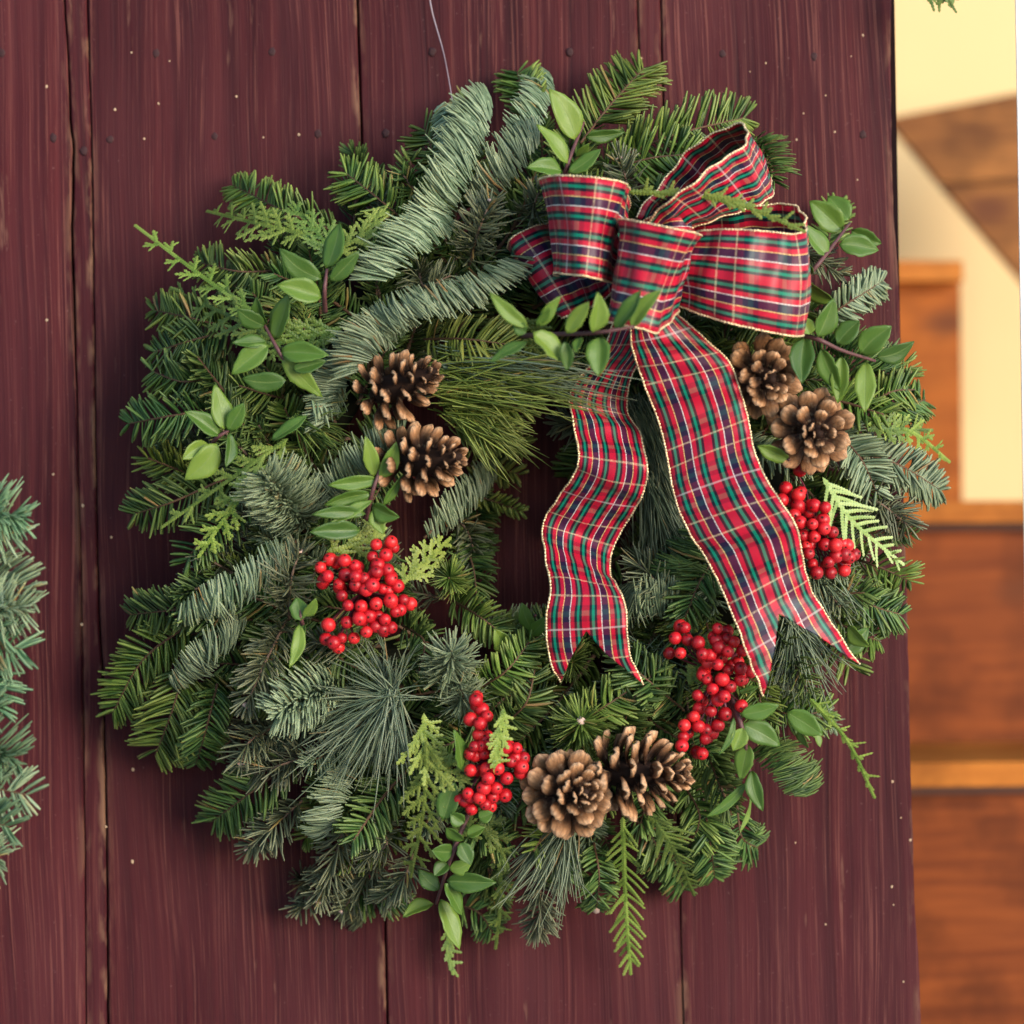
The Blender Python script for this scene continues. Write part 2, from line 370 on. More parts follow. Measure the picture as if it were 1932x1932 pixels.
planks = [plank(eN[1], eM[1]-2, 0, 0, .4), plank(eM[1]+1, eL[1]-2, -.0004, .4, .4), plank(eL[1]+1, A-gA/2, 0, .3, .35), plank(A+gA/2, B-gB/2, -.0006, .5, 1.0), plank(B+gB/2, C_-gC/2, .0002, .25, .9),
          plank(C_+gC/2, D_-gD/2, -.0008, .25, .4), plank(D_+gD/2, E_-gE/2, -.0004, .4, .5), plank(E_+gE/2, R_, .0003, .7, .45)]
def prism(pts, d, thick, mat, name, parent=None, smooth=False):
    f = np.array([P(u, v, d) for u, v in pts]); b = f+np.array([0, thick, 0]); n = len(pts)
    V = np.vstack([f, b]); q = np.array([[i, i+n, (i+1) % n+n, (i+1) % n] for i in range(n)])
    me = mesh_np(name, V, [q, np.array([list(range(n))]), np.array([list(range(n, 2*n))[::-1]])], mat, smooth=smooth)
    o = mobj(name, me, parent)
    if parent is not None: pkids(o)
    return o
prism([(-1395, -895), (1672, -895), (1738, 2895), (-1325, 2895)], -TH-.0008, .03, M_back, 'backing_board', door)
# nail heads filled over with paint
nails = [(3, 100), (100, 260), (207, 263), (295, 100), (513, 97), (405, 257), (600, 252), (816, 98), (728, 251), (1075, 98), (1363, 101), (1536, 106), (1628, 254), (158, 285)]
def nail(u, v):
    r = np.random.default_rng(int(u*7+v)); k = 14; c = P(u, v, .0008); a = np.arange(k)*2*math.pi/k
    rad = .0026*(1+r.normal(0, .1, k)); ring = lambda s, y: np.array([c+s*rad[i]*np.array([math.cos(a[i]), 0, 1.25*math.sin(a[i])])+np.array([0, y, 0]) for i in range(k)])
    V = np.vstack([ring(1.0, .0006), ring(.9, .0001), ring(.5, -.0001), [c+np.array([0, -.0001, 0])]])
    j = np.arange(k); j2 = (j+1) % k
    q = np.vstack([np.stack([s*k+j, s*k+j2, (s+1)*k+j2, (s+1)*k+j], -1) for s in (0, 1)]); t = np.stack([2*k+j, 2*k+j2, np.full(k, 3*k)], -1)
    o = mobj('nail', mesh_np('nail', V, [q, t], M_nail), door); pkids(o)
for u, v in nails: nail(u, v)
specks = [(248, 99), (299, 195), (272, 262), (217, 207), (88, 163), (446, 182), (497, 259), (564, 254), (88, 604), (320, 115), (1445, 119), (1415, 135), (1516, 214), (1575, 249), (1606, 106), (1628, 66),
          (1618, 339), (1503, 263), (1558, 180), (1684, 1475), (1686, 1707), (1705, 1852), (1558, 1744), (1683, 1673), (1700, 1543), (1501, 1590), (1718, 1585), (251, 1452), (250, 1627), (210, 1014), (156, 954), (250, 1625), (100, 895), (154, 1178), (200, 1560), (1210, 110)]
sp = []
for u, v in specks:
    k = 8; c = P(u, v, .0007); r0 = random.uniform(.0006, .0011); a = np.arange(k)*2*math.pi/k
    rad = r0*np.array([random.uniform(.75, 1.25) for _ in range(k)])
    V = np.vstack([c+np.stack([rad*np.cos(a), np.full(k, .0003), rad*1.2*np.sin(a)], -1), [c+np.array([0, -.0002, 0])]])
    sp.append((V, [np.stack([np.arange(k), (np.arange(k)+1) % k, np.full(k, k)], -1)]))
V, F = merge(sp); o = mobj('paint_flecks', mesh_np('paint_flecks', V, F, M_speck), door); pkids(o); tag(o, kind='stuff')

# ------------------------------------------------------------------ what shows beside the door
wall = tag(prism([(300, -1200), (3600, -1200), (3600, 3600), (300, 3600)], -1.45, .06, M_cream, 'stairwell_wall'), 'cream plastered wall behind the wooden stairs', 'wall')
st = tag(empty('staircase', P(1850, 2300, -.6)), 'orange-brown wooden staircase seen through the doorway', 'staircase')
def sp_part(*a): return prism(*a, st)
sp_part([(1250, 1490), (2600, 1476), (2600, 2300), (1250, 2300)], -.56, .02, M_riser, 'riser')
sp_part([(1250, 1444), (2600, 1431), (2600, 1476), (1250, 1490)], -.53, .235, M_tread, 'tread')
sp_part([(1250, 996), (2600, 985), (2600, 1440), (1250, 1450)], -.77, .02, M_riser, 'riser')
sp_part([(1250, 1490), (2600, 1476), (2600, 1490), (1250, 1504)], -.548, .012, M_nosing_shade, 'nosing_shade_strip')  # added strip: shadow line below the lower nosing, painted as dark colour
sp_part([(1250, 987), (2600, 984), (2600, 998), (1250, 1002)], -.758, .012, M_nosing_shade, 'nosing_shade_strip')  # same painted shadow line below the upper nosing
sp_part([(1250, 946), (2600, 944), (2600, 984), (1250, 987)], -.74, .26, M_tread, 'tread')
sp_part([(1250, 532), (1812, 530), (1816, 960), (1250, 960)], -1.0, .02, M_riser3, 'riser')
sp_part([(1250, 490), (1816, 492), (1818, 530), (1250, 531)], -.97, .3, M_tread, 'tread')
bd = tag(empty('stair_boarding', P(1850, 500, -1.2)), 'dark brown wooden boards slanting above the cream wall', 'boarding')
o = prism([(1676, 223), (2100, 140), (2100, 336), (1776, 345)], -1.2, .03, M_board, 'board', bd)
o = prism([(1779, 349), (2100, 340), (2100, 726)], -1.205, .03, M_board, 'board', bd)
jb = tag(prism([(1917, 0), (1931, 900), (1962, 2900), (2560, 2900), (2560, -900), (1903, -900)], .03, .004, M_white, 'door_frame'), 'white painted door frame post at the far right edge', 'door frame')

# ------------------------------------------------------------------ wreath body
CX, CY, RM, RT = 985, 945, 440, 345
def prof(u, v):
    r = math.hypot(u-CX, v-CY); t = min(1, abs(r-RM)/RT)
    return .022+.095*math.sqrt(max(0, 1-t*t))
wreath = tag(empty('evergreen_wreath', P(CX, CY, 0)), 'large mixed evergreen wreath of fir, cedar, pine and glossy leaves on the red door', 'wreath')
def wchild(name, me, parent=None):
    o = mobj(name, me, parent or wreath)
    if parent is None: pkids(o)
    return o
ang = np.linspace(0, 2*math.pi, 60); V, F = tube([P(CX+RM*math.cos(a), CY+RM*math.sin(a), .035) for a in ang], .028+.004*np.sin(ang*9), 12, False)
wchild('wreath_ring', mesh_np('wreath_ring', V, F, M_ring))

CAM = np.array([0, -1.0, 0])
def needle_geo(Bp, D0, Cv, L, Wd, N, rnd, ts=(0, .4, .8, 1.0), ws=(.5, 1, .95, .5), thick=.45):
    k = len(Bp); K = len(ts); rings = []
    for t, w in zip(ts, ws):
        p = Bp+L[:, None]*(t*D0+t*t*Cv); T = nrm(D0+2*t*Cv); S = nrm(np.cross(T, N)); U = np.cross(S, T)
        hw = (Wd*w/2)[:, None]
        rings.append(np.stack([p+S*hw, p-S*hw, p+U*hw*thick*2], 1))
    V = np.stack(rings, 1).reshape(-1, 3)                      # k,K,3
    base = np.arange(k)[:, None, None]*K*3; r = np.arange(K-1)[None, :, None]*3; j = np.arange(3)[None, None]; j2 = (j+1) % 3
    F = np.stack([base+r+j, base+r+j2, base+r+3+j2, base+r+3+j], -1).reshape(-1, 4)
    a_r = np.repeat(rnd, K*3); a_t = np.tile(np.repeat(np.array(ts), 3), k)
    return V, F, a_r, a_t
def frames(path):
    T = nrm(np.gradient(path, axis=0)); n = CAM-T*(T@CAM)[:, None]
    bad = np.linalg.norm(n, axis=1) < .25
    n[bad] = n[bad]*.3+(np.array([.2, 0, 1.])-T[bad]*(T[bad]@np.array([.2, 0, 1.]))[:, None])
    N = nrm(n); S = np.cross(T, N); return T, N, S
def sprig_needles(path, kind, nl, rng, tilt=0.0, dens=1.0):
    """needles along a 3-D path; nl = needle length in m"""
    T, N, S = frames(path); seg = np.linalg.norm(np.diff(path, axis=0), axis=1); cum = np.concatenate([[0], np.cumsum(seg)]); Ltot = cum[-1]
    if tilt:
        c, s = math.cos(tilt), math.sin(tilt); N, S = N*c+S*s, S*c-N*s
    if kind == 'noble': cnt = int(Ltot/.00027*dens); wd = .0017
    elif kind == 'flat': cnt = int(Ltot/.00084*dens); wd = .0026
    elif kind == 'comb': cnt = int(Ltot/.00048*dens); wd = .00185
    elif kind == 'old': cnt = int(Ltot/.00060*dens); wd = .0017
    else: cnt = int(Ltot/.0005*dens); wd = .0015
    s = np.sort(rng.uniform(.02, 1, cnt))**.95; x = s*Ltot
    it = lambda A: np.stack([np.interp(x, cum, A[:, i]) for i in range(3)], -1)
    Bp, Tt, Nn, Ss = it(path), nrm(it(T)), nrm(it(N)), nrm(it(S)); side = rng.choice([-1., 1.], cnt)
    taper = 1-.42*np.clip((s-.72)/.28, 0, 1)**1.3; taper *= .72+.28*np.clip(s/.2, 0, 1)
    L = nl*taper*rng.uniform(.82, 1.12, cnt); endb = np.clip((s-.85)/.15, 0, 1)
    r3 = lambda sd: rng.normal(0, sd, (cnt, 3))
    if kind == 'noble':
        a = np.radians(np.concatenate([rng.uniform(-10, 50, cnt-cnt//2), rng.uniform(45, 115, cnt//2)])); rng.shuffle(a); fw = .34+.8*endb+rng.normal(0, .08, cnt)
        D0 = nrm(Ss*(side*np.cos(a))[:, None]+Nn*np.sin(a)[:, None]+Tt*fw[:, None]+r3(.05))
        Cv = -Nn*.34+Ss*(side*.16)[:, None]+Tt*.14+r3(.04)
    elif kind == 'comb':                                 # needles all swept over the twig to one side, in ribs
        nl = nl*1.02; sd = 1.0 if rng.uniform() < .5 else -1.0; L = nl*1.72*taper*rng.uniform(.74, 1.12, cnt); lay = rng.uniform(0, 1, cnt)
        Bp = Bp-Ss*(sd*nl*taper*(.78-.55*lay))[:, None]-Nn*(nl*(.12-.10*lay))[:, None]; L = L*(1-.34*lay)
        fw = .30+.75*endb+rng.normal(0, .05, cnt)+.14*np.sin(x*230)+.07*np.sin(x*610+1)
        D0 = nrm(Ss*sd*.80+Nn*(.62+rng.normal(0, .07, cnt))[:, None]+Tt*fw[:, None]+r3(.06)); Cv = -Nn*.52+Ss*sd*.22+Tt*.16+r3(.07)
    elif kind == 'flat':
        a = np.radians(rng.normal(8, 13, cnt)); fw = .50+.9*endb+rng.normal(0, .10, cnt)
        D0 = nrm(Ss*(side*np.cos(a))[:, None]+Nn*np.sin(a)[:, None]+Tt*fw[:, None]+r3(.04))
        Cv = Tt*.13-Nn*.1+r3(.05)
    elif kind == 'old':
        a = np.radians(rng.uniform(-60, 85, cnt)); fw = .55+.6*endb+rng.normal(0, .16, cnt)
        D0 = nrm(Ss*(side*np.cos(a))[:, None]+Nn*np.sin(a)[:, None]+Tt*fw[:, None]+r3(.1))
        Cv = Tt*.12+r3(.1)
    else:
        a = rng.uniform(0, 2*math.pi, cnt); fw = .5+.5*endb
        D0 = nrm(Ss*np.cos(a)[:, None]+Nn*np.sin(a)[:, None]+Tt*fw[:, None]+r3(.1)); Cv = r3(.08)
    Nr = nrm(Nn+Tt*-.3+r3(.25))
    return needle_geo(Bp, D0, Cv, L, np.full(cnt, wd)*rng.uniform(.8, 1.15, cnt), Nr, rng.uniform(0, 1, cnt))
STEMNAME = {'comb': 'noble_fir_sprig', 'noble': 'noble_fir_sprig', 'flat': 'green_fir_sprig', 'old': 'weathered_fir_sprig', 'round': 'fir_tip_sprig'}
def add_sprig(kind, pts, nl=46, mat=None, off=.012, tipoff=.012, seed=None, tilt=None, dens=1.0, bud=False, root=None, stemmat=None, d=None):
    seed = seed if seed is not None else int(pts[0][0]*31+pts[0][1]*17+pts[-1][0])
    rng = np.random.default_rng(abs(seed)); n = 24; q = []
    for i, p in enumerate(pts):
        f = i/(len(pts)-1); dd = (d if d is not None else prof(p[0], p[1]))+off*(1-f)+tipoff*f
        if len(p) > 2: dd = p[2]
        elif i == 0 and root is None: dd -= .030
        q.append(P(p[0], p[1], dd))
    path = catmull(q, n); tl = tilt if tilt is not None else rng.normal(0, .22)
    V, F, ar, at = sprig_needles(path, kind, nl*MM, rng, tl, dens)
    sm = stemmat or (M_oldstem if kind in ('old',) else M_stem)
    sv_, sf = tube(path, np.linspace(.0011, .0006, n), 6)
    s = wchild(STEMNAME[kind], mesh_np('stem', sv_, sf, sm), None) if root is None else mobj(STEMNAME[kind], mesh_np('stem', sv_, sf, sm), root)
    if root is not None: pkids(s)
    ob = mobj('needles', mesh_np('needles', V, F, mat, {'rnd': ar, 'tp': at}), s); tag(ob, kind='stuff')
    if bud:
        k = catmull([path[-1]-(path[-1]-path[-3])*.2, path[-1]+(path[-1]-path[-2])*.9], 5)
        bv, bf = tube(k, [.0016, .0028, .003, .0024, .001], 8); mobj('bud', mesh_np('bud', bv, bf, M_bud), s)
    return s

# ---- filler: shared sprigs pointing outwards round the ring
def unit_variants(kind, mat, nl, L, cnt, seed0, dens=1.0):
    out = []
    for i in range(cnt):
        rng = np.random.default_rng(seed0+i); b = rng.normal(0, .12)*L
        # local frame: +X along, -Y to the viewer
        path = catmull([(0, 0, 0), (L*.5, -.004, b*.5), (L, -.012, 0)], 20)
        V, F, ar, at = sprig_needles(path, kind, nl, rng, rng.normal(0, .2), dens)
        a = mesh_np('stem', *tube(path, np.linspace(.0016, .0009, 20), 5), M_oldstem if kind == 'old' else M_stem)
        out.append((kind, a, mesh_np('needles', V, F, mat, {'rnd': ar, 'tp': at})))
    return out
VAR = (unit_variants('flat', M_dfir, .019, .078, 4, 100, 1.1)+unit_variants('flat', M_fir, .020, .080, 3, 200, 1.1)
       + unit_variants('old', M_dfir, .016, .075, 3, 300, 1.2)+unit_variants('noble', M_noble, .016, .075, 1, 400, .8)+unit_variants('old', M_old, .016, .07, 1, 500, 1.0))
OUT = [(0, 735), (25, 770), (45, 775), (65, 745), (90, 790), (115, 800), (135, 845), (160, 765), (180, 715), (200, 735), (220, 770), (245, 745), (270, 790), (300, 800), (320, 745), (340, 720), (360, 735)]
def rout(deg): return float(np.interp(deg % 360, [a for a, _ in OUT], [b for _, b in OUT]))
cnt = 0
def filler(th, rho, heading, dbase, dtip, sc_=1.0, var=None):
    global cnt
    kind, sm, nm = var or random.choice(VAR)
    u, v = CX+rho*math.cos(th), CY+rho*math.sin(th)
    p0 = P(u, v, dbase); Lp = .078*sc_/MM; p1 = P(u+Lp*math.cos(heading), v+Lp*math.sin(heading), dtip)
    X = nrm(p1-p0); Y = -(CAM-X*(X@CAM)); Y = nrm(Y); Z = np.cross(X, Y)
    rl = random.gauss(0, .35); Y, Z = Y*math.cos(rl)+Z*math.sin(rl), Z*math.cos(rl)-Y*math.sin(rl)
    M = Matrix.Identity(4)
    for i in range(3): M[i][0], M[i][1], M[i][2], M[i][3] = X[i]*sc_, Y[i]*sc_, Z[i]*sc_, p0[i]
    s = wchild(STEMNAME[kind], sm); s.matrix_basis = M
    o = mobj('needles', nm, s); tag(o, kind='stuff'); cnt += 1
random.seed(21)
for ring_i, (rho0, n, sweep, db, dt) in enumerate([(555, 32, .25, .018, .020), (480, 42, .45, .045, .052), (400, 46, .8, .066, .085), (330, 40, 1.2, .060, .085), (460, 40, .6, .078, .098), (255, 26, 2.0, .040, .045), (590, 14, .1, .03, .045)]):
    for i in range(n):
        th = (i+random.uniform(-.4, .4))*2*math.pi/n; dg = math.degrees(th)
        rho = rho0+random.uniform(-35, 35)
        lim = rout(dg)-random.uniform(10, 95)
        L = .078/MM
        s_ = min(1.15, max(.6, (lim-rho)/L)) if rho0 > 500 else random.uniform(.8, 1.1)
        head = th+sweep*random.choice([1, 1, -.6])+random.gauss(0, .18)
        if rho0 == 255:
            if 140 < dg < 215: rho += 25
            head = th+math.pi/2*random.choice([1, -1])+random.gauss(0, .25)
            s_ = .75
        filler(th, rho, head, db, dt, s_)

# ---- the sprigs one can follow one by one (laid on the ring as they lie in the photo)
NB = lambda pts, nl=46, off=.02, tip=.02, **k: add_sprig(k.pop('kind', 'comb'), pts, nl, k.pop('mat', M_noble), off, tip, **k)
FL = lambda pts, nl=52, off=.01, tip=.012, **k: add_sprig('flat', pts, nl, k.pop('mat', M_fir), off, tip, **k)
OL = lambda pts, nl=46, off=.015, tip=.02, **k: add_sprig('old', pts, nl, k.pop('mat', M_old), off, tip, **k)
NB([(795, 450), (850, 330), (912, 185)], 50, .03, .035, dens=1.15)
NB([(850, 400), (770, 455), (700, 520)], 50, .04, .035)
NB([(650, 640), (760, 575), (880, 545), (975, 497)], 40, .025, .03)
NB([(790, 590), (690, 640), (625, 720), (600, 795)], 38, .02, .012)
NB([(740, 620), (690, 640), (655, 690)], 46, .025, .035)
NB([(590, 960), (670, 880), (748, 808)], 40, .02, .02)
add_sprig('noble', [(575, 985, .105), (540, 945, .14), (500, 895, .165)], 62, M_noble, dens=1.9)
NB([(560, 1020), (450, 1100), (352, 1158)], 44, .025, .025, dens=1.1)
NB([(470, 1160), (400, 1210), (335, 1285)], 42, .012, .015)
NB([(800, 1015), (870, 950), (930, 890)], 36, .012, .012)
add_sprig('noble', [(650, 1285, .10), (590, 1310, .13), (520, 1345, .15)], 52, M_noble, dens=1.5)
NB([(660, 1440), (625, 1510), (603, 1570)], 38, .02, .022)
NB([(960, 310), (1000, 220), (1030, 140)], 38, .01, .012)
NB([(890, 400), (950, 310), (1005, 250)], 44, .018, .02)
NB([(860, 320), (845, 260), (836, 205)], 36, .02, .015)
NB([(640, 700), (600, 760)], 40, .012, .012)
NB([(1590, 850), (1690, 875), (1775, 925)], 50, .012, .012, mat=M_noble, kind='flat', dens=1.5)
NB([(1560, 800), (1620, 860), (1655, 930)], 50, .015, .015, kind='flat', dens=1.5)
NB([(1540, 610), (1610, 565), (1665, 530)], 40, .01, .012, kind='flat', dens=1.5)
NB([(1430, 1390), (1480, 1440), (1525, 1490)], 48, .008, .012, mat=M_dfir)
NB([(1325, 1500), (1340, 1590), (1348, 1655)], 52, .010, .010, mat=M_dfir, kind='flat', dens=1.5)
add_sprig('noble', [(1420, 260, .05), (1445, 300, .07), (1460, 345, .08)], 44, M_dfir)
NB([(1560, 640), (1620, 660), (1680, 690)], 40, .006, .01, mat=M_dfir)
NB([(1230, 1130), (1260, 1080), (1330, 1000)], 52, .0, .0, mat=M_dfir)
NB([(1150, 1120), (1200, 1150), (1270, 1110)], 48, .0, .0)
NB([(700, 1750), (640, 1700)], 40, .0, .0, mat=M_old)
# flat green fir
FL([(1095, 270), (1150, 200), (1215, 128)], 72, .02, .02, dens=1.15)
FL([(1150, 305), (1270, 255), (1405, 222)], 64, .015, .02)
FL([(1130, 330), (1220, 300), (1310, 290)], 60, .012, .012)
FL([(1015, 240), (990, 180), (975, 135)], 52, .0, .0)
FL([(870, 400), (830, 320), (800, 240)], 60, .005, .0)
FL([(790, 440), (720, 380), (650, 325)], 56, .005, .0)
FL([(640, 440), (540, 400), (440, 350)], 50, .0, .0)
FL([(540, 510), (450, 512), (375, 495)], 46, .01, .01)
FL([(440, 620), (360, 600), (290, 585)], 48, .012, .012)
FL([(460, 620), (370, 640), (290, 665)], 50, .006, .006, mat=M_dfir)
FL([(430, 700), (350, 720), (285, 700)], 48, .006, .006, mat=M_dfir)
FL([(410, 770), (320, 785), (240, 800)], 50, .012, .012, mat=M_dfir)
FL([(430, 900), (330, 945), (252, 970)], 52, .012, .012, mat=M_dfir)
FL([(470, 950), (390, 1010), (350, 1060)], 50, .0, .0, mat=M_dfir)
FL([(420, 1140), (330, 1150), (245, 1160)], 48, .008, .01, mat=M_dfir)
FL([(360, 1175), (270, 1245), (212, 1345)], 56, .02, .02, dens=1.2, mat=M_fir, tilt=0)
FL([(350, 1255), (325, 1340), (293, 1425)], 66, .022, .022, dens=1.2, mat=M_fir, tilt=0)
FL([(410, 1290), (390, 1370), (370, 1440)], 50, .015, .01, mat=M_dfir)
FL([(560, 1430), (480, 1490), (400, 1550)], 58, .012, .012, mat=M_dfir)
FL([(1640, 800), (1690, 770), (1745, 755)], 46, .0, .01, mat=M_dfir)
FL([(1600, 1050), (1660, 1070), (1715, 1095)], 50, .01, .012)
FL([(1560, 1090), (1640, 1140), (1700, 1160)], 50, .006, .008, mat=M_dfir)
FL([(1540, 1150), (1610, 1190), (1660, 1210)], 46, .0, .0)
FL([(1640, 700), (1690, 690), (1720, 710)], 40, .0, .0)
FL([(1610, 780), (1680, 740), (1725, 735)], 46, .008, .012)
FL([(1560, 470), (1570, 420), (1580, 385)], 40, .0, .0)
FL([(880, 1310), (950, 1270), (1000, 1210)], 46, .01, .012)
FL([(930, 1380), (990, 1330), (1010, 1260)], 46, .006, .008, mat=M_dfir)
FL([(900, 1120), (890, 1060), (905, 1000)], 44, -.02, -.02, mat=M_dfir)
FL([(1060, 1380), (1130, 1340), (1190, 1300)], 50, .01, .01)
FL([(1290, 1340), (1230, 1290), (1170, 1240)], 52, .01, .012, mat=M_dfir)
FL([(1170, 1400), (1190, 1330), (1240, 1260)], 50, .006, .01, mat=M_dfir)
FL([(1400, 1000), (1330, 1080), (1290, 1170)], 52, -.004, .0, mat=M_dfir)
FL([(1330, 640), (1350, 680), (1380, 740)], 50, .004, .004)
FL([(1230, 1560), (1270, 1620), (1290, 1680)], 46, .0, .0, mat=M_dfir)
FL([(1390, 1520), (1400, 1580), (1430, 1600)], 46, .0, .0, mat=M_dfir)
FL([(1120, 1590), (1130, 1650), (1125, 1715)], 40, .008, .008, mat=M_dfir, bud=True)
FL([(640, 1660), (690, 1690), (760, 1700)], 44, .0, .0, mat=M_dfir)
FL([(840, 1700), (900, 1720), (930, 1760)], 40, .0, .0, mat=M_dfir)
FL([(600, 1190), (640, 1240), (690, 1270)], 46, .0, .0, mat=M_dfir)
OL([(700, 1260), (640, 1220), (590, 1210)], 46, .005, .005)
FL([(880, 1500), (900, 1560), (960, 1590)], 46, .0, .0, mat=M_dfir)
FL([(760, 1180), (800, 1210), (790, 1270)], 46, .0, .0, mat=M_dfir)
FL([(1180, 1530), (1230, 1580), (1250, 1640)], 50, .0, .0, mat=M_dfir)
FL([(1290, 1480), (1320, 1540), (1300, 1600)], 50, .0, .0)
FL([(880, 900), (900, 960), (890, 1040)], 46, -.015, -.015, mat=M_dfir)
FL([(860, 1000), (890, 1060), (900, 1130)], 46, -.01, -.015, mat=M_dfir)
OL([(840, 960), (880, 1000), (900, 1060)], 44, -.01, -.012)
FL([(850, 1130), (900, 1160), (940, 1190)], 46, .0, .0, mat=M_fir)
FL([(1000, 1560), (1040, 1600), (1060, 1660)], 46, -.005, .0, mat=M_dfir)
FL([(1440, 1330), (1500, 1350), (1560, 1340)], 48, .0, .0)
FL([(1390, 560), (1460, 660), (1500, 690)], 48, .0, .0)
FL([(1150, 780), (1110, 850), (1070, 900)], 46, -.02, -.02, mat=M_dfir)
FL([(1190, 900), (1130, 960), (1075, 1010)], 46, -.025, -.02, mat=M_dfir)
FL([(1180, 1040), (1120, 1090), (1060, 1120)], 46, -.02, -.02)
OL([(1170, 820), (1120, 800), (1050, 800)], 46, -.02, -.015)
FL([(1000, 1260), (1010, 1210), (1040, 1160)], 44, -.01, -.01, mat=M_dfir)
# yellow-green fir near the middle
FL([(800, 640), (880, 640), (960, 650)], 52, .012, .02, mat=M_yfir)
FL([(800, 690), (890, 700), (985, 705)], 52, .015, .02, mat=M_yfir)
FL([(830, 760), (900, 755), (990, 770)], 48, .012, .02, mat=M_yfir)
FL([(840, 800), (910, 815), (990, 840)], 40, .008, .01, mat=M_yfir)
FL([(850, 880), (920, 880), (980, 895)], 36, .0, .005, mat=M_yfir)
FL([(870, 930), (930, 945), (985, 965)], 26, .0, .005, mat=M_yfir)
FL([(560, 560), (520, 590), (480, 640)], 44, .008, .01, mat=M_fir)
# stars seen end-on
add_sprig('round', [(1090, 1395, .09), (1094, 1372, .125), (1096, 1360, .145)], 62, M_fir, dens=2.2, bud=True)
add_sprig('round', [(835, 1290, .11), (850, 1250, .14), (852, 1228, .155)], 60, M_noble, dens=2.2)
add_sprig('round', [(880, 1340, .10), (872, 1310, .13), (868, 1290, .14)], 54, M_noble, dens=1.8)
add_sprig('round', [(860, 1110, .08), (850, 1095, .10), (847, 1090, .115)], 42, M_fir, dens=1.8)
add_sprig('round', [(1190, 1310, .07), (1195, 1305, .10), (1198, 1300, .115)], 48, M_dfir, dens=1.8)
add_sprig('round', [(1060, 1230, .06), (1075, 1245, .09), (1080, 1250, .1)], 46, M_fir, dens=1.6)
# weathered sprigs with pale ends
OL([(885, 500), (905, 430), (926, 380)], 52, .02, .035, bud=True, dens=1.2)
OL([(1000, 420), (1010, 380), (1018, 360)], 46, .02, .03)
OL([(545, 1170), (548, 1100), (565, 1040)], 56, .02, .035, bud=True)
OL([(540, 1170), (500, 1250), (465, 1330)], 50, .02, .03, bud=True, dens=1.2)
OL([(570, 1510), (520, 1555), (468, 1602)], 46, .015, .025, bud=True, dens=1.4)
OL([(650, 1560), (625, 1640), (600, 1700)], 52, .01, .02, bud=True, dens=1.2, mat=M_old)
OL([(720, 1610), (680, 1670), (645, 1720)], 46, .005, .01, bud=True)
OL([(780, 1610), (760, 1660), (720, 1700)], 44, .008, .012)
OL([(1010, 1630), (1020, 1700), (1012, 1760)], 46, .01, .02, dens=1.2)
OL([(1185, 385), (1180, 335), (1168, 300)], 46, .015, .025, bud=True)
OL([(1600, 930), (1660, 950), (1712, 990)], 52, .012, .012)
OL([(520, 1370), (470, 1400), (455, 1440)], 48, .015, .02, bud=True)
OL([(600, 1420), (540, 1440), (480, 1460)], 50, .008, .01)
OL([(790, 500), (800, 540), (850, 520)], 46, .01, .01)
OL([(1700, 1000), (1650, 960)], 40, .01, .01)
OL([(700, 1540), (730, 1590), (690, 1620)], 46, .01, .014)
OL([(560, 1650), (590, 1680), (560, 1720)], 40, .0, .0)
OL([(1290, 1170), (1240, 1100), (1200, 1060)], 52, .0, .0)
OL([(1540, 500), (1500, 470), (1590, 520)], 40, .0, .0)

# ---- white pine tufts
def pine(name_pt, fans, cntn, seed, d0, mat=None, jit=.0028):
    """fans: list of (weight, u, v, dd) tip points for groups of needles"""
    rng = np.random.default_rng(seed); o0 = P(*name_pt, d0); Bs, Ds, Cs, Ls = [], [], [], []
    tot = sum(f[0] for f in fans)
    for w, u, v, dd, spread in fans:
        for _ in range(int(cntn*w/tot)):
            b = o0+rng.normal(0, jit, 3); t = P(u+rng.normal(0, spread), v+rng.normal(0, spread), dd+rng.normal(0, .012))
            x = t-b; L = np.linalg.norm(x)*rng.uniform(.62, 1.12); x = nrm(x)
            c = rng.normal(0, .17, 3)+np.array([0, 0, -.07]); Bs.append(b); Ds.append(x-c*.8); Cs.append(c); Ls.append(L)
    k = len(Bs); Bs, Ds, Cs, Ls = map(np.array, (Bs, Ds, Cs, Ls))
    V, F, ar, at = needle_geo(Bs, Ds, Cs, Ls, np.full(k, .00115)*rng.uniform(.8, 1.2, k), nrm(np.tile(CAM, (k, 1))+rng.normal(0, .3, (k, 3))), rng.uniform(0, 1, k), (0, .25, .5, .75, 1), (.8, 1, 1, .9, .3))
    tw = catmull([o0+np.array([.004, .03, .004]), o0+np.array([.001, .012, .001]), o0], 8)
    s = wchild('pine_tuft', mesh_np('twig', *tube(tw, np.linspace(.0022, .003, 8), 7), M_stem))
    ob = mobj('needles', mesh_np('needles', V, F, mat or M_pine, {'rnd': ar, 'tp': at}), s); tag(ob, kind='stuff')
pine((742, 1312), [(3, 610, 1300, .13, 22), (4, 590, 1430, .13, 32), (3, 650, 1480, .13, 26), (3.5, 715, 1490, .13, 24), (1.6, 640, 1225, .13, 22), (1.2, 700, 1190, .13, 20), (1.2, 760, 1230, .15, 20), (.6, 830, 1300, .13, 16), (1.5, 760, 1420, .13, 20), (2, 560, 1360, .12, 20)], 300, 1, .135)
pine((1075, 1545), [(3, 970, 1680, .10, 18), (3, 1010, 1700, .10, 18), (3, 1050, 1710, .10, 16), (1.6, 1090, 1690, .10, 12), (2, 960, 1640, .10, 12)], 130, 2, .10)
pine((850, 690), [(2, 1000, 690, .12, 25), (4, 1130, 720, .15, 22), (4, 1170, 750, .15, 20), (3, 1100, 690, .15, 20), (2, 1190, 700, .155, 12), (2, 1040, 740, .13, 20)], 90, 3, .12, M_pine, .007)
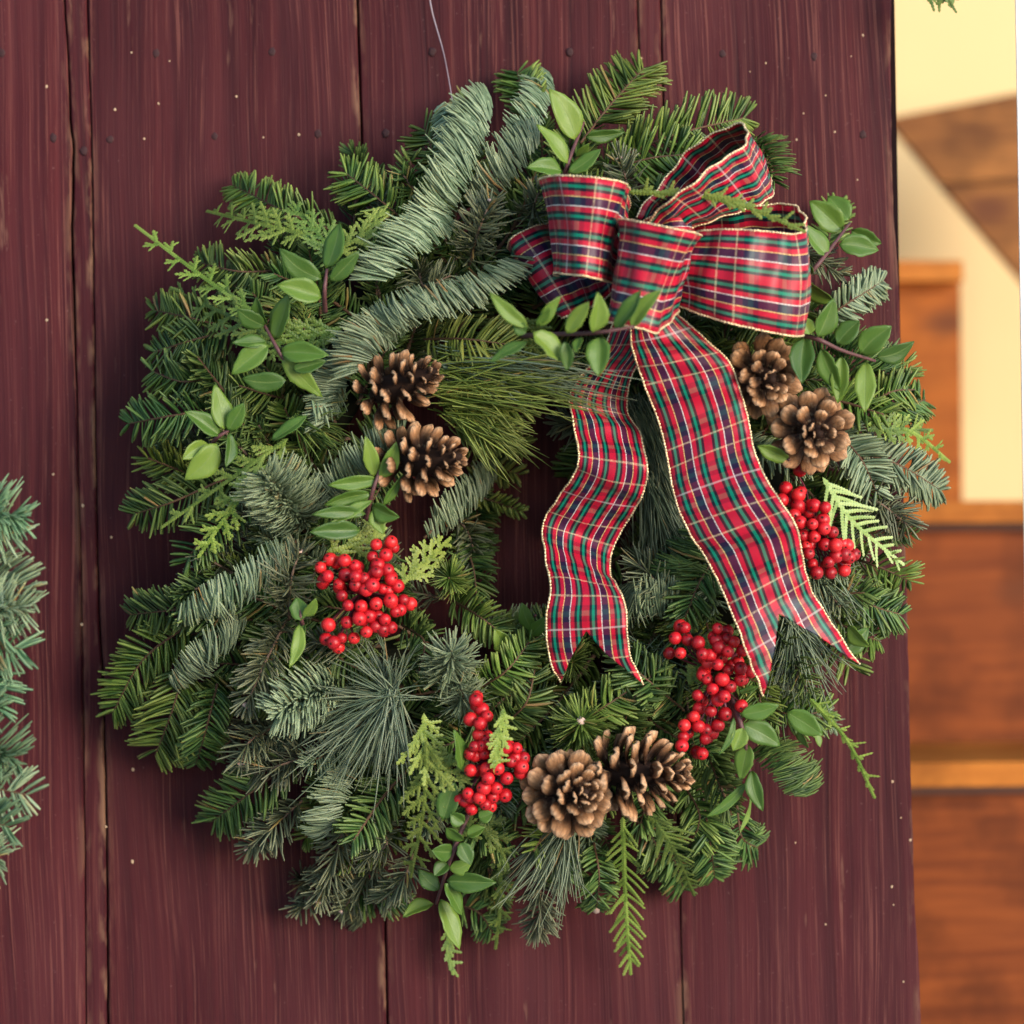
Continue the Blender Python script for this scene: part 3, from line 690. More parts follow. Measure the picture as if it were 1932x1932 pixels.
pine((840, 720), [(3, 990, 720, .13, 34), (4, 1090, 735, .15, 34), (3, 1060, 690, .15, 30), (2, 1140, 760, .15, 26), (3, 1010, 770, .13, 30)], 150, 33, .12, M_yfir, .008)
pine((860, 770), [(3, 980, 830, .10, 18), (2, 1000, 855, .10, 14), (2, 970, 800, .1, 20), (2, 940, 880, .09, 22), (1.5, 990, 770, .1, 16)], 190, 4, .11, M_yfir, .006)
pine((1200, 760), [(3, 1270, 930, .07, 22), (3, 1300, 1020, .06, 26), (2, 1250, 980, .06, 22), (2, 1330, 1100, .06, 22), (2, 1230, 1050, .05, 22)], 220, 5, .08)
pine((1225, 900), [(3, 1290, 1060, .07, 22), (3, 1310, 1110, .07, 26), (2, 1240, 1100, .07, 22), (2, 1350, 1130, .07, 18)], 150, 6, .075)
pine((1490, 1165), [(3, 1470, 1310, .09, 18), (4, 1500, 1320, .09, 22), (3, 1540, 1310, .09, 20), (2, 1580, 1270, .09, 16), (2, 1455, 1290, .09, 12)], 220, 7, .09)
pine((1530, 1060), [(2, 1600, 1150, .10, 22), (3, 1640, 1190, .09, 20), (2, 1570, 1170, .10, 20), (2, 1620, 1110, .09, 18)], 130, 8, .10)
pine((1290, 1135), [(2, 1210, 1060, .09, 26), (2, 1230, 1110, .09, 26), (2, 1200, 1150, .09, 22), (1, 1300, 1050, .08, 22)], 110, 9, .08)
pine((1230, 1240), [(2, 1160, 1200, .08, 26), (2, 1310, 1310, .08, 22), (2, 1290, 1200, .08, 22)], 60, 10, .09)
pine((560, 790), [(2, 640, 790, .12, 26), (2, 660, 830, .12, 22), (2, 600, 850, .12, 20)], 70, 12, .12, M_fir)

# ---- cedar fronds: flat sprays of overlapping scales
def beads(p0, p1, w0, w1, N, step=.0020, bow=None):
    L = np.linalg.norm(p1-p0); n = max(2, int(L/step)); t = (np.arange(n)+.5)/n
    c = p0+(p1-p0)*t[:, None]
    if bow is not None: c = c+bow*(4*t*(1-t))[:, None]
    T = nrm(p1-p0); S = nrm(np.cross(T, N)); U = np.cross(S, T); w = (w0+(w1-w0)*t)[:, None]*1.55; l = L/n*.85
    V = np.stack([c-T*l*1.5, c+S*w/2+T*l*.45, c+T*l*1.3, c-S*w/2+T*l*.45, c+U*w*.13, c-U*w*.12], 1).reshape(-1, 3)
    b = np.arange(n)[:, None, None]*6; tri = np.array([[0, 1, 4], [1, 2, 4], [2, 3, 4], [3, 0, 4], [1, 0, 5], [2, 1, 5], [3, 2, 5], [0, 3, 5]])[None]
    return V, (b+tri).reshape(-1, 3), t
def cedar(pts, wid, mat=M_cedar, off=.02, tipoff=.02, sub=True, ang_=48, lat=11, seed=None, comb=False, d=None, root=None):
    rng = np.random.default_rng(seed or int(pts[0][0]*13+pts[0][1]*7)); q = []
    for i, p in enumerate(pts):
        f = i/(len(pts)-1); q.append(P(p[0], p[1], (d if d is not None else prof(p[0], p[1]))+off*(1-f)+tipoff*f))
    n = 40; path = catmull(q, n); T, N, S = frames(path); tl = rng.normal(0, .25); N, S = N*math.cos(tl)+S*math.sin(tl), S*math.cos(tl)-N*math.sin(tl)
    parts, rn, tp = [], [], []
    def put(a, b, w0, w1, nn, bow=None, tpos=0., span=.3):
        V, F, t = beads(a, b, w0, w1, nn, bow=bow); parts.append((V, [F])); rn.append(np.repeat(np.clip(rng.uniform(.1, .9)+rng.normal(0, .06, len(t)), 0, .95), 6)); tp.append(np.repeat(tpos+span*t, 6))
    for i in range(0, n-1, 3):
        put(path[i], path[min(i+3, n-1)], .0028-.0010*i/n, .0028-.0010*(i+3)/n, N[i], None, .2+.5*i/n, .05)
    if sub: lat = max(4, int(lat*.72))
    for k in range(lat*2):
        f = .06+.9*(k+rng.uniform(-.2, .2))/(lat*2); i = min(n-2, int(f*(n-1))); sgn = 1 if k % 2 else -1
        L = wid*MM*(1-.75*f**1.6)*rng.uniform(.75, 1.1)*(.45+.55*min(1, f/.25)); a = math.radians(ang_+rng.normal(0, 6))
        dr = nrm(T[i]*math.cos(a)+S[i]*sgn*math.sin(a)+N[i]*rng.normal(0, .12)); e = path[i]+dr*L+T[i]*L*.12
        put(path[i], e, .0030 if sub else .0022, .0017 if sub else .0015, N[i], T[i]*(-L*.05), .35, .6)
        if sub:
            m_ = max(1, int(L/.0038))
            for j in range(m_):
                g = .25+.65*j/m_; b = path[i]+(e-path[i])*g; s2 = 1 if j % 2 else -1; L2 = (.0062-.0036*g)*rng.uniform(.7, 1.25)*(1.5 if j == 0 else 1)
                d2 = nrm(dr*.72+np.cross(dr, N[i])*s2*.7+N[i]*rng.normal(0, .1)); put(b, b+d2*L2, .0022, .0013, N[i], None, .55, .4)
    V, F = merge(parts)
    s = wchild('cedar_frond', mesh_np('stem', *tube(path+np.array([0, .0006, 0]), np.linspace(.0008, .0003, n), 5), M_cstem)) if root is None else mobj('cedar_frond', mesh_np('stem', *tube(path+np.array([0, .0006, 0]), np.linspace(.0008, .0003, n), 5), M_cstem), root)
    if root is not None: pkids(s)
    ob = mobj('scale_leaves', mesh_np('scale_leaves', V, F, mat, {'rnd': np.concatenate(rn), 'tp': np.concatenate(tp)}, smooth=False), s); tag(ob, kind='stuff')
cedar([(570, 440), (480, 420), (390, 398)], 62, M_cedar, .03, .02)
cedar([(640, 500), (600, 440), (545, 385)], 62, M_cedard, .02, .015)
cedar([(480, 590), (380, 520), (255, 425)], 58, M_cedar, .03, .02, lat=9)
cedar([(520, 640), (420, 590), (320, 545)], 66, M_cedard, .02, .02)
cedar([(640, 620), (560, 640), (470, 660)], 60, M_cedard, .015, .015)
cedar([(540, 830), (440, 900), (305, 995)], 56, M_cedar, .025, .02, lat=8)
cedar([(500, 880), (430, 970), (375, 1050)], 56, M_cedar, .025, .015, lat=7)
cedar([(805, 1400), (800, 1520), (775, 1655)], 78, M_cedar, .035, .03, lat=12)
cedar([(800, 1350), (810, 1430), (885, 1470)], 72, M_cedar, .03, .03, lat=10)
cedar([(1555, 905), (1610, 985), (1705, 1065)], 74, M_cedarp, .03, .03, sub=False, lat=11, ang_=48)
cedar([(1175, 1545), (1180, 1690), (1190, 1838)], 80, M_cedar, .02, .012, sub=False, lat=18, ang_=38)
cedar([(1220, 1530), (1270, 1600), (1310, 1690)], 66, M_cedard, .02, .01, sub=False, lat=14, ang_=38)
cedar([(1190, 362), (1330, 370), (1420, 395), (1518, 437)], 30, M_cedar, d=.20, off=-.03, tipoff=.0, lat=12, ang_=22)
cedar([(1640, 800), (1720, 815), (1792, 872)], 46, M_cedar, .02, .02, lat=9)
cedar([(1640, 810), (1700, 810), (1760, 812)], 40, M_cedard, .02, .02, lat=9)
cedar([(1530, 1320), (1600, 1400), (1650, 1505)], 26, M_cedar, .025, .02, lat=9, ang_=28)
cedar([(760, 1100), (800, 1060), (850, 1015)], 46, M_cedar, .02, .02, lat=9)
cedar([(940, 1590), (945, 1690), (935, 1790)], 44, M_cedard, .01, .01, lat=9, ang_=35)
cedar([(850, 1740), (845, 1790), (855, 1838)], 24, M_cedard, .0, .0, lat=6, ang_=30)
cedar([(860, 1580), (920, 1560), (960, 1640)], 50, M_cedard, .012, .012, lat=9)
cedar([(620, 480), (690, 440), (720, 395)], 44, M_cedar, .03, .03, lat=8)
cedar([(620, 1040), (690, 1020), (720, 990)], 36, M_cedar, .03, .03, lat=7)
cedar([(940, 600), (1000, 640), (1060, 700)], 60, M_cedard, .0, .0)
cedar([(1420, 1200), (1460, 1130), (1520, 1090)], 60, M_cedard, .0, .0)
cedar([(950, 1340), (940, 1400), (935, 1450)], 30, M_cedar, .05, .05, lat=9, ang_=40)
cedar([(1300, 1290), (1340, 1250), (1380, 1180)], 60, M_cedard, .0, .0)
cedar([(900, 1200), (960, 1180), (1010, 1200)], 44, M_cedard, -.01, -.01)

# ------------------------------------------------------------------ broad-leaf sprigs
def leaf_mesh(L, w, curl, fold, rng):
    nu, nv = 7, 11; V = []; uv = []
    mg = 1+rng.normal(0, .05, (nv, 2)); tw = rng.normal(0, .12); sk = rng.normal(0, .05)
    for i in range(nv):
        t = i/(nv-1); hw = w/2*max(.02, (math.sin(math.pi*min(1, t**.86)))**.78*(1-.14*t))
        for j in range(nu):
            s = j/(nu-1)*2-1; x = t*L; y = s*hw*(mg[i, 0] if s < 0 else mg[i, 1])+sk*L*math.sin(math.pi*t)
            z = fold*abs(s)*hw-curl*L*(t**2)+.02*L*math.sin(t*9+s*2)*abs(s)+tw*s*hw*t
            V.append((x, y, z)); uv.append((s*.5+.5, t))
    i = np.arange(nv-1)[:, None]*nu; j = np.arange(nu-1)[None]
    F = np.stack([i+j, i+nu+j, i+nu+j+1, i+j+1], -1).reshape(-1, 4)
    return mesh_np('leaf', V, F, M_leaf, uv=uv)
def leafy(stem_pts, leaves, off=.03, ds=None, red=True):
    """stem in grid points, leaves = (u0,v0,u1,v1,width)"""
    c = stem_pts[0]; q = []
    for p in stem_pts: q.append(P(p[0], p[1], p[2] if len(p) > 2 else (ds if ds is not None else prof(p[0], p[1])+off)))
    q[0] = q[0]+np.array([0, .02, 0]); path = catmull(q, 18)
    s = wchild('leafy_sprig', mesh_np('stem', *tube(path, np.linspace(.0019, .0010, 18), 7), M_redstem))
    for k, lf in enumerate(leaves):
        u0, v0, u1, v1, w = lf[:5]; rng = np.random.default_rng(int(u0*3+v0*5+u1)); wj = rng.uniform(.88, 1.04)
        db = (ds if ds is not None else prof(u0, v0)+off)+rng.uniform(-.002, .004); dt = db+rng.uniform(-.006, .014)
        p0, p1 = P(u0, v0, db), P(u1, v1, dt); X = p1-p0; L = np.linalg.norm(X); X /= L
        N = nrm(CAM-X*(X@CAM)); Y = np.cross(N, X); rl = rng.normal(0, .5) if len(lf) < 6 else lf[5]
        N, Y = N*math.cos(rl)+Y*math.sin(rl), Y*math.cos(rl)-N*math.sin(rl)
        me = leaf_mesh(L, w*MM*1.08*wj, rng.uniform(-.06, .16), rng.uniform(.08, .6), rng)
        M = Matrix.Identity(4)
        for i in range(3): M[i][0], M[i][1], M[i][2], M[i][3] = X[i], Y[i], N[i], p0[i]
        o = mobj('leaf', me, s); o.matrix_parent_inverse = Matrix.Identity(4); o.matrix_basis = M
        md = o.modifiers.new('thickness', 'SOLIDIFY'); md.thickness = .00025; md.offset = 0
Z1 = lambda *a: (193+a[0]/3, 64.4+a[1]/3) if len(a) == 2 else (193+a[0]/3, 64.4+a[1]/3, 193+a[2]/3, 64.4+a[3]/3, a[4]/3)
def mk(ox, oy):
    def f(*a):
        if len(a) == 2: return (ox+a[0]/3, oy+a[1]/3)
        return (ox+a[0]/3, oy+a[1]/3, ox+a[2]/3, oy+a[3]/3, a[4]/3)+tuple(a[5:])
    return f
Z1, Z2, Z3 = mk(193, 64.4), mk(772.8, 64.4), mk(1288, 64.4)
Z4, Z5, Z6 = mk(193, 644), mk(837.2, 644), mk(1288, 644)
Z7, Z8, Z9 = mk(193, 1223.6), mk(772.8, 1223.6), mk(1288, 1223.6)
leafy([Z2(870, 830), Z2(900, 720), Z2(985, 500)], [Z2(940, 600, 795, 310, 165), Z2(895, 735, 725, 510, 130), Z2(860, 775, 675, 745, 115), Z2(995, 580, 1215, 555, 80), Z2(950, 695, 1010, 630, 50), Z2(900, 785, 1085, 650, 90)], .04)
leafy([Z1(1250, 1560), Z1(1258, 1450), Z1(1272, 1330)], [Z1(1272, 1325, 1345, 1065, 140), Z1(1240, 1385, 1000, 1215, 120), Z1(1290, 1400, 1450, 1240, 95), Z1(1240, 1490, 990, 1420, 125)], .045)
leafy([Z1(1140, 2000), Z1(1015, 1820), Z1(920, 1650)], [Z1(920, 1650, 762, 1555, 110), Z1(975, 1730, 1065, 1470, 165), Z1(930, 1640, 865, 1495, 85), Z1(940, 1760, 730, 1925, 130), Z1(930, 1740, 735, 1750, 90), Z1(1010, 1800, 1270, 1815, 110), Z1(1015, 1830, 1240, 2060, 100), Z1(1040, 1960, 790, 1950, 110), Z1(1080, 1900, 1270, 1850, 90)], .04)
leafy([Z4(600, 590), Z4(650, 545), Z4(715, 505)], [Z4(665, 535, 470, 395, 115), Z4(690, 500, 635, 245, 120), Z4(715, 505, 800, 350, 100), Z4(600, 580, 450, 670, 90), Z4(650, 580, 475, 790, 150), Z4(720, 520, 715, 710, 80), Z4(960, 560, 1150, 405, 95)], .04)
leafy([Z4(1480, 1010), Z4(1530, 850), Z4(1580, 700)], [Z4(1560, 780, 1275, 815, 85), Z4(1520, 860, 1250, 930, 85), Z4(1490, 975, 1185, 985, 80), Z4(1530, 900, 1280, 1045, 60), Z4(1460, 1070, 1175, 1080, 105), Z4(1545, 765, 1495, 545, 90), Z4(1575, 775, 1665, 570, 95), Z4(1530, 930, 1670, 1000, 110), Z4(1590, 930, 1705, 760, 55), Z4(1545, 940, 1590, 1090, 90)], .045)
leafy([Z4(1130, 1640), Z4(1128, 1580), Z4(1120, 1500)], [Z4(1125, 1580, 1100, 1450, 100), Z4(1115, 1600, 1060, 1850, 75), Z4(1150, 1600, 1110, 1810, 80), Z4(1140, 1560, 1210, 1460, 70)], .04)
leafy([Z2(640, 1700, ) + (.15,), Z2(760, 1700) + (.17,), Z2(1050, 1690) + (.235,), Z2(1270, 1655) + (.24,)],
      [Z2(670, 1660, 460, 1460, 80), Z2(660, 1690, 590, 1640, 80), Z2(700, 1690, 865, 1850, 130), Z2(740, 1655, 850, 1480, 75), Z2(720, 1650, 790, 1540, 60), Z2(890, 1695, 1020, 1515, 90), Z2(1040, 1690, 1075, 1470, 110), Z2(1165, 1675, 1305, 1445, 100), Z2(1255, 1665, 1420, 1445, 90), Z2(880, 1740, 890, 1905, 75), Z2(1075, 1715, 1068, 1935, 130), Z2(670, 1740, 460, 1865, 75), Z2(960, 1720, 940, 1800, 60)], ds=.235)
leafy([Z3(690, 1400), Z3(800, 1260), Z3(945, 1070)], [Z3(905, 1115, 720, 945, 140), Z3(940, 1055, 825, 910, 125), Z3(820, 1255, 685, 1075, 130), Z3(885, 1190, 1115, 1215, 130), Z3(955, 1110, 1125, 1190, 110), Z3(730, 1360, 680, 1250, 80)], .04)
leafy([Z3(640, 1680), Z3(770, 1730), Z3(900, 1790), Z3(1090, 1850)], [Z3(765, 1715, 855, 1495, 130), Z3(875, 1755, 1000, 1620, 140), Z3(1005, 1810, 1180, 1655, 140), Z3(1095, 1830, 1310, 1740, 115), Z6(690, -15, 678, 235, 130), Z6(785, 40, 890, 285, 115), Z6(900, 85, 880, 350, 105), Z6(1035, 115, 1030, 395, 125), Z3(850, 1510, 680, 1400, 140), Z3(720, 1700, 690, 1600, 90)], .05)
leafy([Z6(640, 690), Z6(600, 668)], [Z6(605, 670, 420, 585, 95)], .04)
leafy([Z9(290, 300), Z9(330, 430), Z9(370, 620), Z9(385, 790)], [Z9(340, 430, 555, 550, 140), Z9(330, 375, 545, 320, 90), Z9(590, 360, 795, 490, 130), Z9(340, 450, 285, 580, 100), Z9(370, 540, 320, 745, 110), Z9(290, 390, 205, 605, 40), Z9(390, 690, 450, 920, 100), Z9(360, 760, 130, 955, 60), Z9(390, 780, 325, 1060, 55), Z9(660, 460, 700, 570, 70), Z9(740, 470, 775, 560, 60), Z9(320, 250, 430, 215, 50)], .04)
leafy([Z8(340, 930), Z8(240, 1170), Z8(150, 1445)], [Z8(295, 690, 275, 465, 105), Z8(190, 970, 255, 755, 120), Z8(305, 1085, 205, 1010, 95), Z8(325, 1060, 425, 1010, 85), Z8(310, 985, 230, 930, 90), Z8(285, 1100, 350, 1225, 90), Z8(240, 1150, 120, 1140, 110), Z8(225, 1250, 350, 1210, 90), Z8(210, 1315, 480, 1330, 120), Z8(200, 1330, 310, 1510, 120), Z8(175, 1420, 290, 1705, 130), Z8(135, 1445, -40, 1515, 95), Z8(170, 1365, 50, 1250, 90), Z8(390, 960, 470, 930, 80), Z8(215, 1215, 140, 1290, 90)], .04)
leafy([(1000, 1190), (1010, 1160)], [(1005, 1190, 985, 1140, 30), (960, 1230, 935, 1190, 34), (1000, 1200, 1030, 1165, 28)], .0)
leafy([(1590, 1230), (1600, 1200)], [(1590, 1235, 1640, 1185, 40), (1600, 1180, 1640, 1220, 34)], .02)

# ------------------------------------------------------------------ pine cones
def scale_mesh(seed, L, w):
    rng = np.random.default_rng(seed); nu, nv = 7, 9; top = []; tp = []
    for i in range(nv):
        t = i/(nv-1); hw = w/2*(.34+.66*min(1, (t/.62))**1.2)*(1 if t < .78 else math.sqrt(max(.06, 1-((t-.78)/.235)**2)))
        for j in range(nu):
            s = j/(nu-1)*2-1
            x = t*L*(1-.04*s*s); z = .10*L*t*t+.05*L*(1-s*s)*t-.10*L*(s*s)*t*.6+(.04*L*math.sin(max(0, t-.62)/.38*math.pi) if t > .62 else 0)
            top.append((x, s*hw, z+rng.normal(0, .00012))); tp.append(t)
    bot = [(x, y*.94, z-(.0006+.0012*t*(1 if t < .97 else .6))) for (x, y, z), t in zip(top, tp)]
    V = np.array(top+bot); n = nu*nv; i = np.arange(nv-1)[:, None]*nu; j = np.arange(nu-1)[None]
    q = np.stack([i+j, i+nu+j, i+nu+j+1, i+j+1], -1).reshape(-1, 4); F = [q, q[:, ::-1]+n]
    per = [k for k in range(nu)]+[r*nu+nu-1 for r in range(1, nv)]+[(nv-1)*nu+k for k in range(nu-2, -1, -1)]+[r*nu for r in range(nv-2, 0, -1)]
    per = np.array(per); p2 = np.roll(per, -1); F.append(np.stack([per, p2, p2+n, per+n], -1))
    return mesh_np('scale', V, np.vstack(F), M_scale, {'tp': np.array(tp+tp)})
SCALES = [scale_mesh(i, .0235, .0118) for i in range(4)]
def cone(u, v, d, ax, R, label, L=.050, n=64, openf=1.0, seed=0, wf=1.0):
    """ax = direction of the cone's tip in grid axes (right, up, to the viewer); R = radius to the scale tips (m)"""
    rng = np.random.default_rng(seed); axw = nrm(RIGHT*ax[0]+UP*ax[1]+CAM*ax[2]); c = P(u, v, d)
    t = tag(empty('pine_cone', c), label, 'pine cone', 'pine cones wired onto the wreath')
    ref = np.array([.3, .2, .9]); X = nrm(np.cross(axw, ref)); Y = np.cross(axw, X)
    base = -axw*L*.5
    V, F = tube([base+axw*L*s for s in np.linspace(0, .92, 9)], [.004, .008, .0095, .0095, .0088, .0075, .006, .0042, .002], 10)
    mobj('core', mesh_np('core', V, F, M_core), t)
    for k in range(n):
        f = (k+.5)/n; phi = k*2.39996+rng.normal(0, .08); h = L*(.02+.86*f)
        rad = nrm(X*math.cos(phi)+Y*math.sin(phi))
        el = math.radians((-12+72*f**1.2)*1.0+rng.normal(0, 9)+ (1-openf)*30)      # lower scales spread back, top ones close up
        s = (R/.034)*(.80+.42*math.sin(math.pi*min(1, .12+f*.86))**.8)*(1-.58*f**2.0)*rng.uniform(.92, 1.06)
        dx = nrm(rad*math.cos(el)+axw*math.sin(el)); nz = nrm(axw*math.cos(el)-rad*math.sin(el)); ny = np.cross(nz, dx)
        rl = rng.normal(0, .14); ny, nz = ny*math.cos(rl)+nz*math.sin(rl), nz*math.cos(rl)-ny*math.sin(rl)
        p0 = base+axw*h+rad*(.007*(1-.7*f)); M = Matrix.Identity(4)
        for i in range(3): M[i][0], M[i][1], M[i][2], M[i][3] = dx[i]*s, ny[i]*s*wf, nz[i]*s, p0[i]
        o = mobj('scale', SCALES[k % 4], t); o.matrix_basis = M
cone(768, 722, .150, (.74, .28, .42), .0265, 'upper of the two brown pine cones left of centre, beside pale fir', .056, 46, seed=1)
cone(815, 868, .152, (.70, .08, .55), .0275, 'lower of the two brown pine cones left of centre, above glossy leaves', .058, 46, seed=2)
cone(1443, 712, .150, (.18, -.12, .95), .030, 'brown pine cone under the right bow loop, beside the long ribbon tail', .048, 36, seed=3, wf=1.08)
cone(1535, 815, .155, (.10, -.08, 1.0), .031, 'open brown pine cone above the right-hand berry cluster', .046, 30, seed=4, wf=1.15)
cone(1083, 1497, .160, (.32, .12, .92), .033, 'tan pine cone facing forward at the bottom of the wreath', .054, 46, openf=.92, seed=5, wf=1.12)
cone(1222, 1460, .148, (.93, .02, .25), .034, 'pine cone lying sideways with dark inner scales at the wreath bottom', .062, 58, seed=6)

# ------------------------------------------------------------------ berries
def sphere(r, nu=18, nv=12):
    V = [(0, 0, r)]; 
    for i in range(1, nv):
        a = math.pi*i/nv; dent = 1-.05*math.exp(-(a/.25)**2)
        for j in range(nu):
            b = 2*math.pi*j/nu; V.append((r*dent*math.sin(a)*math.cos(b), r*dent*math.sin(a)*math.sin(b), r*dent*math.cos(a)*.96))
    V.append((0, 0, -r*.96)); V[0] = (0, 0, r*.90)
    q, t = [], []
    for j in range(nu):
        j2 = (j+1) % nu; t.append((0, 1+j, 1+j2)); e = 1+(nv-2)*nu; t.append((len(V)-1, e+j2, e+j))
        for i in range(nv-2): a = 1+i*nu; q.append((a+j, a+nu+j, a+nu+j2, a+j2))
    return np.array(V), [np.array(q), np.array(t)]
BERRY = mesh_np('berry', *sphere(.0045), M_berry)
ca = [(np.array([(0, 0, .0048)]+[(.0009*math.cos(a)*(1.2 if i % 2 else .6), .0009*math.sin(a)*(1.2 if i % 2 else .6), .00455) for i, a in enumerate(np.arange(10)*math.pi/5)]), [np.array([(0, 1+i, 1+(i+1) % 10) for i in range(10)])])]
CALYX = mesh_np('calyx', *merge(ca), M_calyx)
def berries(pts, label, d0, seed, core):
    rng = np.random.default_rng(seed); c = P(*core, d0-.02)
    t = tag(empty('berry_cluster', c), label, 'berries', 'red berry clusters on the wreath')
    pl = []; tubes = []
    back = [(p[0]+rng.normal(0, 13), p[1]+rng.normal(0, 13), 1) for p in pts[::2]]          # fainter second layer behind
    for u, v, bk in [(*p, 0) for p in pts]+back:
        du, dv = u-core[0], v-core[1]; d = d0+.012*max(0, 1-(du*du+dv*dv)/90**2)+rng.normal(0, .003)-.0085*bk
        p = P(u, v, d)
        for q in pl:                                # keep berries from running into one another
            x = p-q
            if np.linalg.norm(x) < .0086: p = p+np.array([0, -1, 0])*(.0086-np.linalg.norm(x))*rng.choice([-1.6, 1.0])
        pl.append(p); s = rng.uniform(.84, 1.10)
        z = nrm(CAM*.7+nrm(p-c)*.9+rng.normal(0, .55, 3)); x = nrm(np.cross(z, [.1, .3, 1.])); y = np.cross(z, x); M = Matrix.Identity(4)
        for i in range(3): M[i][0], M[i][1], M[i][2], M[i][3] = x[i]*s, y[i]*s, z[i]*s, p[i]-c[i]
        o = mobj('berry', BERRY, t); o.matrix_basis = M
        mobj('calyx', CALYX, o)
        k = p-c; tubes.append(tube(catmull([k*.15+np.array([0, .012, 0]), k*.6+np.array([0, .006, 0])+rng.normal(0, .002, 3), k-z*.004], 7), np.linspace(.0009, .0006, 7), 5))
    for du in range(3):
        a = rng.uniform(0, 6.28); tubes.append(tube(catmull([np.array([0, .03, 0]), np.array([.01*math.cos(a), .012, .01*math.sin(a)]), np.array([.025*math.cos(a), .004, .025*math.sin(a)])], 8), np.linspace(.0018, .0010, 8), 6))
    V, F = merge(tubes); mobj('stems', mesh_np('stems', V, F, M_berrystem), t)
z = lambda f, l: [f(*p) for p in l]
berries(z(Z4, [(1635, 1135), (1550, 1150), (1605, 1210), (1530, 1220), (1290, 1235), (1235, 1280), (1275, 1330), (1370, 1240), (1430, 1270), (1375, 1320), (1340, 1375), (1435, 1380), (1495, 1405), (1560, 1265), (1555, 1305), (1615, 1295), (1635, 1345), (1670, 1385), (1620, 1410), (1705, 1465), (1635, 1475), (1550, 1485), (1465, 1500), (1390, 1495), (1355, 1440), (1385, 1590), (1455, 1570), (1510, 1555), (1560, 1555), (1600, 1575), (1660, 1530), (1685, 1520), (1280, 1605), (1355, 1680), (1310, 1705), (1425, 1680), (1495, 1645), (1545, 1615), (1590, 1630), (1635, 1620), (1480, 1340), (1530, 1380), (1435, 1330)]),
        'big round cluster of red berries below the left pair of pine cones', .155, 1, (682, 1118))
berries(z(Z8, [(375, 290), (410, 345), (400, 425), (440, 380), (390, 490), (345, 400), (365, 555), (405, 555), (430, 520), (420, 600), (435, 680), (500, 680), (445, 735), (550, 735), (545, 560), (605, 565), (575, 640), (645, 620), (630, 700), (505, 640), (345, 690), (420, 790), (330, 820), (395, 845), (490, 790), (470, 840), (460, 895), (430, 880), (350, 910), (310, 870), (340, 600)]),
        'tall cluster of red berries left of the bottom pine cones', .148, 2, (922, 1438))
berries(z(Z6, [(583, 830), (600, 900), (655, 870), (560, 900), (665, 940), (745, 930), (805, 940), (630, 985), (720, 970), (665, 1025), (735, 1035), (795, 1010), (800, 1060), (745, 1105), (850, 1080), (805, 1150), (700, 1160), (710, 1200), (865, 1155), (870, 1215), (915, 1205), (935, 1155), (950, 1225), (735, 1260), (825, 1250), (757, 1310), (838, 1310), (680, 1100)]),
        'red berry cluster on the right side beside the long ribbon tail', .135, 3, (1535, 1000))
berries(z(Z5, [(1365, 1620), (1310, 1680), (1380, 1690), (1440, 1705), (1340, 1765), (1550, 1625), (1605, 1640), (1530, 1675), (1600, 1680), (1640, 1700), (1560, 1730), (1610, 1755), (1465, 1770), (1510, 1780), (1690, 1750), (1500, 1825), (1550, 1830), (1610, 1860), (1680, 1850), (1735, 1870)])
        + z(Z8, [(1685, 175), (1770, 175), (1870, 180), (1715, 230), (1815, 215), (1745, 290), (1780, 270), (1878, 325), (1705, 355), (1785, 370), (1610, 385), (1555, 435), (1635, 440), (1745, 435), (1680, 465), (1550, 500), (1675, 515), (1540, 550), (1655, 595), (1640, 340), (1630, 265)]),
        'straggling red berry cluster between the two ribbon tail ends and bottom cones', .140, 4, (1355, 1270))

